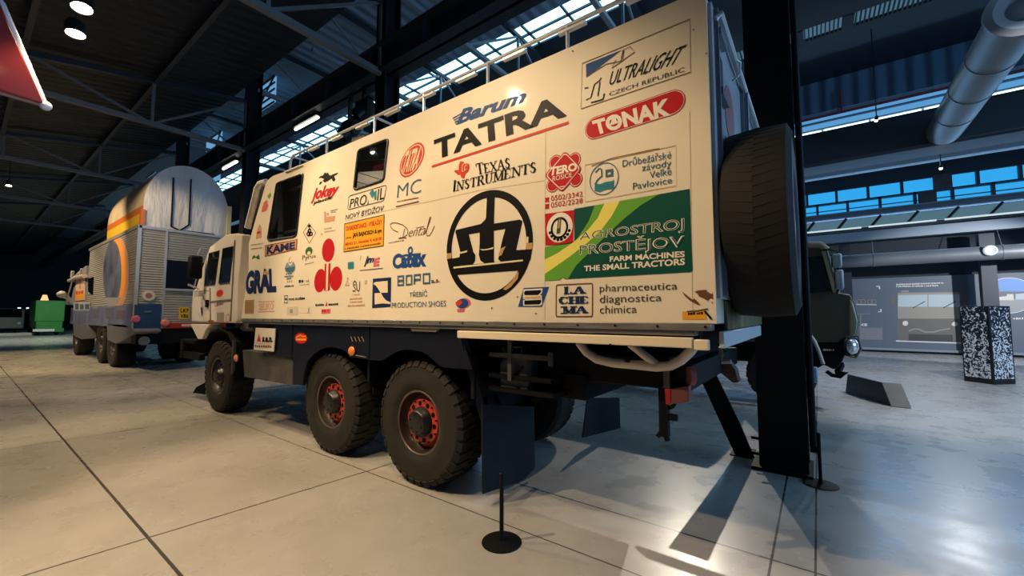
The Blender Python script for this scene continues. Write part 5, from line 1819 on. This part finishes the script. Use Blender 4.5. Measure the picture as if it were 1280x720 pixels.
# ================================================================== SILVER SUPPORT TRUCK
Y2 = 3.08
XB = -16.0
SILV = ribbed('silver_ribbed_sheet', (0.42, 0.41, 0.38), 'Z', 0.075, 0.42, 0.45, 0.02, 0.6)
SBLU = mat('deep_blue_paint', (0.012, 0.055, 0.15), 0.4, var=0.2)
LILAC = mat('pale_lilac_paint', (0.20, 0.22, 0.32), 0.4, var=0.55, vscale=2.2, col2=(0.09, 0.12, 0.24), stretch=(1, 1, 0.6))
FEND = mat('grey_fender', (0.13, 0.135, 0.15), 0.5)
TARP = mat('silver_tarp', (0.66, 0.67, 0.68), 0.38, var=0.25, vscale=1.2, bump=1.0, bscale=2.2, stretch=(1, 1.2, 0.3), bdist=0.14)
t2 = thing('silver_support_truck', 'silver ribbed support truck with a round tarpaulin cover on its roof, behind the white truck', 'truck', (-20, 4.2, 0))
MB().box(-23.5, XB, Y2, 5.45, 2.02, 4.33).build('ribbed_body', SILV, t2, bevel=0.03)
b = MB()
b.box(-23.55, XB + 0.03, Y2 - 0.03, Y2 + 0.05, 4.28, 4.38)
b.box(XB - 0.03, XB + 0.04, Y2 - 0.03, Y2 + 0.06, 1.3, 4.36)
b.box(XB - 0.03, XB + 0.04, Y2, 5.46, 4.28, 4.36)
b.box(XB - 0.01, XB + 0.03, 3.70, 3.76, 1.3, 4.3)
b.build('edge_trim', mat('dull_silver_trim', (0.45, 0.43, 0.40), 0.4, 0.5), t2)
MB().box(-27.0, XB, Y2 - 0.02, 5.4, 1.32, 2.02).build('lower_skirt', LILAC, t2, bevel=0.02)
MB().box(XB - 0.02, XB + 0.05, Y2 - 0.01, 3.70, 1.27, 2.02).build('rear_locker', SBLU, t2, bevel=0.02)
MB().box(XB + 0.05, XB + 0.07, 3.30, 3.46, 1.78, 1.82).build('locker_handle', CHROME, t2)
MB().box(XB, XB + 0.02, 3.76, 5.40, 1.45, 2.5).build('tailboard', SILV, t2)
MB().box(XB - 0.01, XB + 0.03, 3.76, 5.42, 2.50, 3.40).build('rear_window', GLASS, t2)
MB().box(XB, XB + 0.10, 3.72, 5.45, 2.45, 2.52).build('window_ledge', mat('dull_silver_trim', (0.45, 0.43, 0.40)), t2)
b = MB().cyl((XB, 3.38, 2.28), (XB + 0.05, 3.38, 2.28), 0.15, n=24)
o = b.build('round_badge', mat('badge_cream', (0.6, 0.55, 0.48), 0.4), t2)
MB().cyl((XB + 0.05, 3.38, 2.28), (XB + 0.055, 3.38, 2.28), 0.08, n=20).build('badge_print', mat('badge_print', (0.35, 0.15, 0.12), 0.4), o)
pp = [gx(224, 384, XB), gx(237, 384, XB), gx(224, 399, XB)]
pw, ph = pp[1].y - pp[0].y, pp[0].z - pp[2].z
o = MB().box(XB + 0.02, XB + 0.04, pp[0].y, pp[0].y + pw, pp[2].z, pp[0].z).build('number_plate', mat('plate_yellow', (0.75, 0.48, 0.02), 0.4), t2)
def plane_text(s_, m, parent, org, ux, uz, w, h, bold=0.02, name='lettering'):
    """text laid on any plane: org is its lower left corner"""
    vs, fs = text_tris(s_, bold)
    x0, x1 = min(v[0] for v in vs), max(v[0] for v in vs)
    y0, y1 = min(v[1] for v in vs), max(v[1] for v in vs)
    V = [Vector(org) + Vector(ux) * ((x - x0) / (x1 - x0) * w) + Vector(uz) * ((y - y0) / (y1 - y0) * h) for x, y in vs]
    b = MB()
    b.add(V, fs)
    return b.build(name, m, parent, smooth=False, fix=False)
for s_, k in (('LKF', 0.56), ('V86', 0.10)):
    plane_text(s_, K_, o, (XB + 0.043, pp[0].y + pw * 0.1, pp[2].z + ph * k), (0, 1, 0), (0, 0, 1), pw * 0.8, ph * 0.34, name='plate_lettering')
for (u, v, m_) in ((170, 399, mat('pink_lens', (0.5, 0.12, 0.2), 0.3)), (206.5, 403.5, mat('pale_red_lens', (0.7, 0.25, 0.2), 0.3))):
    c = gx(u, v, XB + 0.06)
    b = MB().lathe([(0, 0.05), (0.07, 0.04), (0.11, 0.0), (0.11, -0.08)], c, (1, 0, 0), 20)
    b.build('tail_light', m_, t2)
b = MB()
b.box(XB, XB + 0.06, 3.75, 5.4, 1.30, 1.46)
b.build('red_bar', mat('bar_red', (0.35, 0.02, 0.015), 0.4), t2)
MB().box(XB + 0.06, XB + 0.065, 4.2, 5.2, 1.35, 1.42).build('reflective_strip', mat('pale_strip', (0.75, 0.55, 0.5), 0.3), t2)
# tarpaulin cover
ys = []
for i in range(21):
    th = math.pi * i / 20
    ys.append((4.25 - 1.10 * math.cos(th), 4.95 + 1.52 * max(0, math.sin(th)) ** 0.9))
sec = [(3.15, 4.35)] + [(3.15, 4.78), (3.15, 4.99)] + [q_ for q_ in ys if not (q_[0] < 3.4 and q_[1] < 5.05)] + [(5.35, 4.35)]
b = MB()
n = len(sec)
a = [(XB - 0.02, y, z) for y, z in sec]
c_ = [(-20.9, y, z) for y, z in sec]
b.add(a + c_, [tuple(range(n))], 0)
b.add(a + c_, [tuple(range(2 * n - 1, n - 1, -1))], 1)
fs = [(i, (i + 1) % n, (i + 1) % n + n, i + n) for i in range(n)]
for i, f in enumerate(fs):
    b.add([(a + c_)[j] for j in f], [(0, 1, 2, 3)], 2 if i == 0 else (3 if i == 1 else 1))
TARPW = mat('cream_tarp', (0.62, 0.52, 0.36), 0.45, var=0.25, vscale=1.5, bump=0.4, bscale=2)
cover = b.build('tarpaulin_cover', [TARP, TARPW, mat('yellow_stripe', (0.75, 0.47, 0.03), 0.4), mat('orange_stripe', (0.55, 0.15, 0.02), 0.4)], t2, angle=30)
b = MB()
for pts in ([(217, 222), (214, 283)], [(239, 224), (236, 281)], [(214, 283), (225, 288), (236, 281)], [(205, 288), (235, 289), (268, 293)]):
    b.tube([gx(u, v, XB + 0.005) for u, v in pts], 0.022, 6)
b.build('black_strap', BLACK, cover)
MB().box(XB - 0.15, XB + 0.02, 3.10, 3.20, 4.38, 4.85).build('stripe_corner', mat('orange_stripe', (0.55, 0.15, 0.02)), cover)
c = gx(272, 300, XB)
MB().box(XB - 0.1, XB + 0.05, 5.30, 5.42, 4.3, 5.4).build('corner_lamp_post', mat('cream_post', (0.6, 0.55, 0.32), 0.4), t2)
# globe emblem on the side
d = Dec(Y2, 0, 0, 1)
d.ell((146, 341), (161.5, 338), (146, 297), OCH, 0)
d.ell((143, 341), (158, 338), (143, 299), mat('print_amber', (0.75, 0.30, 0.04)), 1)
d.ell((140, 341), (152, 339), (140, 301), mat('print_globe', (0.13, 0.15, 0.24), 0.4, var=0.6, vscale=1.4), 2)
d.poly([(126, 372), (152, 372), (148, 379), (138, 383)], mat('print_grey_fade', (0.30, 0.30, 0.30)), 3)
d.done('blue globe disc with orange and amber crescent', 'globe_emblem', t2)
d = Dec(Y2 - 0.02, 0, 0, 1)
d.poly([(92, 378), (113, 377), (112, 388), (92, 388)], mat('print_pale', (0.45, 0.43, 0.45)), 0)
d.scrib((94, 387), (112, 386.5), 8, STEEL)
d.scrib((116, 398), (158, 399), 14, mat('print_lilac_dark', (0.12, 0.11, 0.17)))
d.done('smudged dark lettering on the pale skirt', 'skirt_lettering', t2)
# cab, mostly seen from the side
q = [gy(u, v, Y2) for u, v in ((107, 332), (107, 379), (81, 381), (83, 371), (91, 346), (97, 340))]
cab2 = MB().prism(q, (0, 2.3, 0)).build('cab', mat('cab_grey', (0.25, 0.25, 0.26), 0.4), t2, bevel=0.03)
MB().prism([gy(u, v, Y2 - 0.02) for u, v in ((95, 348), (105, 346), (105, 375), (94, 376))], (0, 0.03, 0)).build('door_poster', mat('poster_cream', (0.75, 0.55, 0.40), 0.4), cab2)
d = Dec(Y2 - 0.02, 0, 0, 1)
d.poly([(94.5, 364), (105, 363), (105, 374), (94, 375)], ORG, 0)
d.scrib((95, 368), (105, 367), 4, REDL, 1)
d.poly([(99, 350), (101, 350), (101, 361), (99, 361)], OCH, 0)
d.done('orange band on the cab door', 'poster_print', cab2)
MB().prism([gy(u, v, Y2 - 0.01) for u, v in ((86, 369), (92, 349), (94, 349), (89, 373))], (0, 0.03, 0)).build('side_glass', GLASS, cab2)
MB().prism([gy(u, v, Y2 - 0.01) for u, v in ((110, 347), (117, 346), (116, 368), (110, 369))], (0, 0.03, 0)).build('side_hatch', GLASS, t2)
b = MB()
b.tube([gy(87, 351, 3.0), gy(95, 347, 3.0), gy(106, 345, 3.0)], 0.08)
b.tube([gy(91, 339, 3.1), gy(90, 347, 3.1)], 0.06)
b.tube([gy(103, 336, 3.1), gy(102, 344, 3.1)], 0.07)
b.build('roof_light_bar', mat('pale_fitting', (0.6, 0.52, 0.45), 0.35), cab2)
b = MB()
b.tube([gy(83, 373, 3.0), gy(77, 370, 2.7)], 0.05)
b.ball(tuple(gy(77, 368, 2.7)), 0.16)
b.build('mirror', mat('pale_mirror', (0.5, 0.55, 0.42), 0.4), cab2)
# fenders, wheels, frame
MB().prism([gy(u, v, 3.06) for u, v in ((91, 404), (110, 405), (109, 423.5), (100, 424), (92, 420))], (0, 0.6, 0)).build('fender', FEND, t2, bevel=0.03)
MB().prism([gy(u, v, 3.06) for u, v in ((133, 404), (156, 405), (168, 412), (168, 416), (145, 430), (134, 425))], (0, 0.6, 0)).build('fender', FEND, t2, bevel=0.03)
for x in (-18.75, -20.6, -25.6):
    wheel('wheel', (x, 3.35, 0.79), -1, mat('dull_grey_rim', (0.16, 0.155, 0.15), 0.35, 0.5), R=0.79, w=0.5, parent=t2, lugs=24)
    wheel('wheel', (x, 5.1, 0.79), 1, mat('dull_grey_rim', (0.16, 0.155, 0.15)), R=0.79, w=0.5, parent=t2, lugs=24)
b = MB()
b.box(-26.8, XB - 0.1, 3.5, 5.0, 0.95, 1.4)
b.box(XB - 0.5, XB, 3.15, 5.4, 0.85, 1.3)
for x in (-18.75, -20.6, -25.6):
    b.bar((x, 3.3, 0.79), (x, 5.1, 0.79), 0.2, 0.2)
b.build('frame', DKFRAME, t2)
c = gx(174, 429, XB)
MB().cyl((XB - 0.3, c.y + 0.1, 0.95), (XB + 0.06, c.y + 0.1, 0.95), 0.13).build('exhaust_end', mat('exhaust_grey', (0.3, 0.3, 0.3), 0.4, 0.5), t2)
MB().prism([gx(u, v, -17.9) for u, v in ((146, 430), (170, 428), (170, 455), (146, 457))], (0.04, 0, 0)).build('mudflap', BLACK, t2)

# ================================================================== OLIVE TRUCK BEHIND
YO = 9.3
t3 = thing('olive_truck', 'olive green army truck nosing out from behind the black steel column', 'truck', (-1.5, 10.4, 0))
q = [gy(u, v, YO) for u, v in ((1028, 303.5), (1033, 306), (1046, 350), (1049, 366), (1062, 368), (1069, 378), (1074, 400), (1071, 420), (1058, 428), (1004, 428))]
q = [Vector((-1.55, YO, q[0].z))] + q + [Vector((-1.55, YO, q[-1].z))]
cab3 = MB().prism(q, (0, 2.3, 0)).build('cab', OLIVE, t3, bevel=0.04)
MB().prism([gy(u, v, YO - 0.02) for u, v in ((985, 326), (1021, 320), (1029, 320), (1041, 364), (1006, 367), (985, 368))], (0, 0.03, 0)).build('door_window', mat('greenish_glass', (0.012, 0.022, 0.025), 0.05), cab3)
MB().bar(gy(1029, 313, YO - 0.03), gy(1043.5, 366, YO - 0.03), 0.05, 0.09, up=(0, 1, 0)).build('window_pillar', OLIVE2, cab3)
MB().tube([gy(1004, 306, YO - 0.02), gy(1026, 306, YO - 0.02), gy(1033, 312, YO - 0.02)], 0.06).build('roof_edge', OLIVE2, cab3)
b = MB().prism([gy(u, v, YO - 0.01) for u, v in ((1061, 370), (1068, 380), (1073, 400), (1070, 420), (1062, 424), (1060, 400))], (0, 2.3, 0))
b.build('rounded_nose', OLIVE2, cab3, bevel=0.03)
MIRR = mat('mirror_back', (0.25, 0.30, 0.34), 0.35)
for (x0, y0, x1, y1) in ((1040, 317, 1052, 335), (1044, 337, 1054, 362)):
    p, q_ = gy(x0, y1, YO - 0.25), gy(x1, y0, YO - 0.25)
    o = MB().box(p.x, q_.x, YO - 0.33, YO - 0.18, p.z, q_.z).build('side_mirror', MIRR, t3, bevel=0.03)
    MB().box(p.x - 0.006, p.x + 0.01, YO - 0.32, YO - 0.19, p.z + 0.02, q_.z - 0.02).build('mirror_glass', GLASS, o)
MB().tube([gy(1026, 313, YO), gy(1036, 312, YO - 0.2), gy(1047, 314, YO - 0.25), gy(1048, 362, YO - 0.25), gy(1046, 366, YO)], 0.015).build('mirror_bracket', BLACK, t3)
b = MB()
b.prism([gy(u, v, YO + 0.02) for u, v in ((1004, 428), (1060, 428), (1058, 440), (1050, 458), (1042, 462), (1030, 456), (1004, 470))], (0, 2.2, 0))
b.build('front_bumper', BLACK, t3, bevel=0.02)
c = gy(1064.5, 433, YO + 0.05)
o = MB().lathe([(0.17, -0.10), (0.19, 0), (0.16, 0.03), (0.15, 0.02)], c, (0.75, -0.6, 0), 24).build('headlight', BLACK, t3)
MB().lathe([(0.15, 0.0), (0.12, 0.05), (0.06, 0.08), (0, 0.09)], c, (0.75, -0.6, 0), 24).build('headlight_lens', mat('headlight_lens', (0.55, 0.6, 0.62), 0.08, 0.6), o)
MB().tube([gy(1058, 422, YO), gy(1073, 420, YO - 0.1), gy(1076, 436, YO - 0.1), gy(1070, 447, YO - 0.05), gy(1060, 444, YO)], 0.02).build('lamp_guard', mat('guard_grey', (0.12, 0.12, 0.11), 0.4), t3)
MB().tube([gy(u, v, YO - 0.04) for u, v in ((1012.5, 419), (1018, 426), (1024, 440), (1029, 455))], 0.03).build('wing_edge', mat('pale_wing_edge', (0.4, 0.4, 0.38), 0.4), t3)
d = Dec(YO + 0.02, 0, 0, 1)
d.scrib((1029, 438.5), (1043, 438.5), 2.6, WHT)
d.done('tiny white print on the bumper', 'bumper_print', t3)
c = gy(1013.5, 467, YO - 0.1)
MB().box(c.x - 0.08, c.x + 0.10, c.y, c.y + 0.12, c.z - 0.16, c.z + 0.12).build('side_lamp', mat('blue_grey_lens', (0.12, 0.28, 0.42), 0.3), t3, bevel=0.02)
b = MB()
b.bar(gy(1052, 455, YO + 0.3), gy(1047, 466, YO + 0.1), 0.08, 0.08)
b.tube([gy(1033, 464, YO + 0.1), gy(1040, 469, YO + 0.1), gy(1050, 471, YO + 0.1), gy(1058, 466, YO + 0.1), gy(1048, 466, YO + 0.1)], 0.035)
b.build('front_towing_eye', BLACK, t3)
for x in (-0.62, -4.6, -6.0):
    for y, s in ((YO + 0.22, -1), (YO + 2.05, 1)):
        wheel('wheel', (x, y, 0.57), s, RIMDARK, R=0.57, w=0.36, parent=t3, lugs=24)
b = MB()
b.box(-7.0, -0.2, YO + 0.5, YO + 1.8, 0.75, 1.1)
for x in (-0.62, -4.6, -6.0):
    b.bar((x, YO + 0.2, 0.57), (x, YO + 2.05, 0.57), 0.14, 0.14)
b.build('frame', DKFRAME, t3)
b = MB()
b.box(-7.2, -1.75, YO + 0.05, YO + 2.25, 1.1, 1.2)
for y in (YO + 0.05, YO + 2.2):
    b.box(-7.2, -1.75, y, y + 0.05, 1.2, 1.75)
for x in (-7.2, -1.8):
    b.box(x, x + 0.05, YO + 0.05, YO + 2.25, 1.2, 1.75)
b.build('cargo_bed', OLIVE, t3, bevel=0.01)
b = MB()
arch = [(YO + 0.06, 1.7), (YO + 0.06, 2.95), (YO + 0.2, 3.16), (YO + 0.6, 3.26), (YO + 1.15, 3.3), (YO + 1.7, 3.26), (YO + 2.1, 3.16), (YO + 2.24, 2.95), (YO + 2.24, 1.7)]
b.prism([(-7.18, y, z) for y, z in arch], (4.95, 0, 0))
b.build('canvas_cover', mat('olive_canvas', (0.05, 0.052, 0.035), 0.8, var=0.2, bump=0.3, bscale=4), t3)

# ================================================================== MURAL ON THE RIGHT WALL
YM = 25.5
t4 = tag(MB().box(-4, 14, YM, YM + 0.08, 0.12, 3.42).build('mural_panel', mat('mural_blue_grey', (0.10, 0.125, 0.17), 0.5), smooth=False), 'long blue grey mural panel with a printed truck front along the right wall', 'mural')
MB().box(-4, 14, YM - 0.08, YM + 0.04, 0.10, 0.20).build('bottom_rail', STEELG, t4, smooth=False)
d = Dec(YM, 1060, 340, 5.805)
PG = mat('print_beige', (0.34, 0.30, 0.24))
PD = mat('print_taupe', (0.15, 0.135, 0.12))
d.rr([(360, 150), (812, 146), (820, 500), (362, 494)], 14, PG, 0)
d.poly([(362, 338), (816, 338), (820, 500), (362, 494)], PD, 1)
d.poly([(366, 168), (576, 164), (576, 252), (362, 252)], mat('print_screen', (0.50, 0.58, 0.62)), 1)
d.poly([(584, 164), (806, 162), (812, 254), (584, 252)], mat('print_screen', (0.5, 0.58, 0.62)), 1)
d.line([(470, 262), (560, 212)], 0.03, GREYD, 2)
d.line([(690, 262), (782, 212)], 0.03, GREYD, 2)
d.ell((416, 372), (436, 372), (416, 354), WHT, 2)
d.ell((774, 378), (796, 378), (774, 362), WHT, 2)
d.poly([(440, 450), (760, 456), (760, 504), (440, 498)], mat('print_near_black', (0.05, 0.05, 0.05)), 2)
d.line([(440, 430), (480, 412), (520, 418), (560, 436), (620, 436), (660, 424), (740, 410)], 0.05, PG, 2)
d.line([(348, 500), (820, 516)], 0.05, WHT, 2)
d.poly([(312, 170), (340, 170), (340, 240), (312, 240)], PD, 0)
d.poly([(832, 170), (862, 170), (862, 240), (832, 240)], PD, 0)
d.poly([(386, 136), (440, 134), (440, 146), (386, 146)], PG, 0)
d.done('printed front view of a beige and brown truck', 'truck_print', t4)
d = Dec(YM, 1060, 340, 5.805)
d.scrib((350, 96), (696, 84), 11, WHT)
d.scrib((350, 110), (660, 104), 11, WHT)
d.done('two short rows of white print above the truck drawing', 'caption', t4)
d = Dec(YM, 1060, 340, 5.805)
d.line([(206, 104), (226, 104), (230, 124)], 0.05, WHT)
d.line([(218, 288), (240, 288), (238, 268)], 0.05, WHT)
d.line([(60, 236), (208, 238)], 0.03, WHT)
for x in (80, 110, 160, 186):
    d.ell((x, 216), (x + 20, 216), (x, 198), GREYM, 1, 0.78)
d.line([(60, 306), (164, 304)], 0.03, GREYM)
d.line([(92, 310), (90, 560)], 0.03, GREYM)
d.text('CE', [(96, 392), (140, 392), (140, 374), (96, 374)], WHT, 0.06)
d.done('small white diagram and letters at the left end', 'diagram', t4)
d = Dec(YM, 1060, 340, 5.805)
d.poly([(94, 404), (252, 404), (252, 492), (94, 488)], mat('print_violet_grey', (0.16, 0.17, 0.25)), 0)
for i in range(7):
    d.scrib((98, 416 + i * 12), (248, 418 + i * 12), 8, GREYM)
d.done('violet grey text block', 'text_block', t4)
d = Dec(YM, 1060, 340, 5.805)
cx_, cy_, rx_, ry_ = 1165, 170, 200, 130
d.ell((cx_, cy_), (cx_ + rx_, cy_), (cx_, cy_ - ry_), mat('print_sky', (0.16, 0.33, 0.70)), 0)
d.ell((cx_, cy_), (cx_ + rx_, cy_), (cx_, cy_ - ry_), WHT, 4, 0.965)
def chord(y0, m_, layer):
    """lower segment of the round photo below height y0"""
    a = math.asin((cy_ - y0) / ry_)
    pts = [(cx_ + rx_ * 0.96 * math.cos(t), cy_ - ry_ * 0.96 * math.sin(t)) for t in [a - (math.pi + 2 * a) * i / 30 for i in range(31)]]
    d.poly(pts, m_, layer)
chord(140, mat('print_hill', (0.13, 0.15, 0.17)), 1)
chord(200, mat('print_road', (0.33, 0.33, 0.33)), 2)
d.poly([(1000, 130), (1095, 115), (1100, 150), (1000, 155)], mat('print_brick', (0.35, 0.13, 0.09)), 3)
d.poly([(1050, 185), (1150, 175), (1155, 160), (1200, 160), (1205, 205), (1055, 205)], WHT, 3)
d.poly([(1215, 160), (1330, 150), (1330, 200), (1215, 200)], mat('print_screen', (0.5, 0.58, 0.62)), 3)
d.scrib((1200, 344), (1330, 342), 14, WHT, 1)
d.done('round photo print of a white vehicle under a blue sky', 'photo_print', t4)

# ================================================================== FAR LEFT END OF THE HALL
XG = -52
t5 = thing('green_trailer', 'plain green box trailer standing far back at the left', 'trailer', (XG, gx(60, 400, XG).y, 0))
p, q_ = gx(43, 402, XG), gx(82, 376, XG)
GRT = mat('green_trailer_paint', (0.03, 0.22, 0.03), 0.45, var=0.15)
MB().box(XG - 4, XG, p.y, q_.y, p.z, q_.z).build('box', GRT, t5, bevel=0.04)
b = MB()
b.box(XG - 3.8, XG + 0.05, p.y + 0.1, q_.y - 0.1, 0.55, p.z)
b.box(XG, XG + 0.2, p.y + 0.2, q_.y, 0.3, 0.6)
b.build('chassis', GRT, t5)
for y, s in ((p.y + 0.25, -1), (q_.y - 0.3, 1)):
    b = MB().lathe([(0, -0.15), (0.3, -0.15), (0.5, -0.1), (0.5, 0.1), (0.3, 0.15), (0, 0.15)], (XG - 1.0, y, 0.5), (0, 1, 0), 28)
    b.build('wheel', RUB, t5)
c = gx(46, 407, XG + 0.2)
MB().box(XG + 0.2, XG + 0.24, c.y - 0.2, c.y + 1.0, 0.35, 0.55).build('number_plate', mat('pale_plate', (0.7, 0.7, 0.65), 0.4), t5)
c = gx(56, 371, XG - 1)
MB().cyl((XG - 1, c.y, q_.z), (XG - 1, c.y, q_.z + 0.5), 0.25, 0.12).build('beacon', glow('beacon_amber', (1.0, 0.6, 0.2), 1.2), t5)
XV = -58
def van(y0, label, col):
    t = thing('parked_van', label, 'van', (XV, y0 + 1.1, 0), 'vans at the far end')
    m_ = mat('van_' + str(int(y0 * 10)), col, 0.4)
    MB().prism([(XV, y0, 0.5), (XV, y0, 1.5), (XV - 0.5, y0, 2.3), (XV - 3.8, y0, 2.35), (XV - 4.0, y0, 0.5)], (0, 2.0, 0)).build('body', m_, t, bevel=0.1)
    MB().prism([(XV + 0.01, y0 + 0.15, 1.5), (XV + 0.01, y0 + 1.85, 1.5), (XV - 0.46, y0 + 1.85, 2.24), (XV - 0.46, y0 + 0.15, 2.24)], (0.02, 0, 0.01)).build('windscreen', GLASS, t)
    for y in (y0 + 0.3, y0 + 1.7):
        MB().ball((XV + 0.02, y, 0.95), 0.14).build('headlight', mat('headlight_pale', (0.7, 0.72, 0.7), 0.2), t)
        for x in (-0.8, -3.1):
            MB().lathe([(0, -0.1), (0.34, -0.1), (0.36, 0), (0.34, 0.1), (0, 0.1)], (XV + x, y, 0.36), (0, 1, 0), 20).build('wheel', RUB, t)
van(gx(2, 400, XV).y - 0.7, 'dim pale van at the far left edge of the photo', (0.20, 0.22, 0.2))
van(gx(2, 400, XV).y + 1.6, 'dim dark van left of the green trailer', (0.10, 0.12, 0.10))
for k, (u0, u1, l_) in enumerate(((20, 28, 'left of two lit wall screens far behind the vans'), (31, 38, 'right of two lit wall screens far behind the vans'))):
    p, q_ = gx(u0, 387.5, -71.8), gx(u1, 383.5, -71.8)
    o = tag(MB().box(-71.95, -71.8, p.y, q_.y, p.z, q_.z).build('wall_screen', LAMPMAT, smooth=False), l_, 'screen', 'lit wall screens')
    MB().box(-71.8, -71.78, p.y + 0.1, q_.y - 0.1, p.z + 0.08, q_.z - 0.08).build('screen_face', glow('screen_glow', (0.7, 0.85, 1.0), 1.6), o, smooth=False)
tag(MB().box(-54.2, -53.9, 1.2, 4.6, 0, 0.22).build('low_kerb', mat('pale_kerb', (0.5, 0.5, 0.44), 0.5), smooth=False), 'long low pale kerb on the floor left of the green trailer', 'kerb')
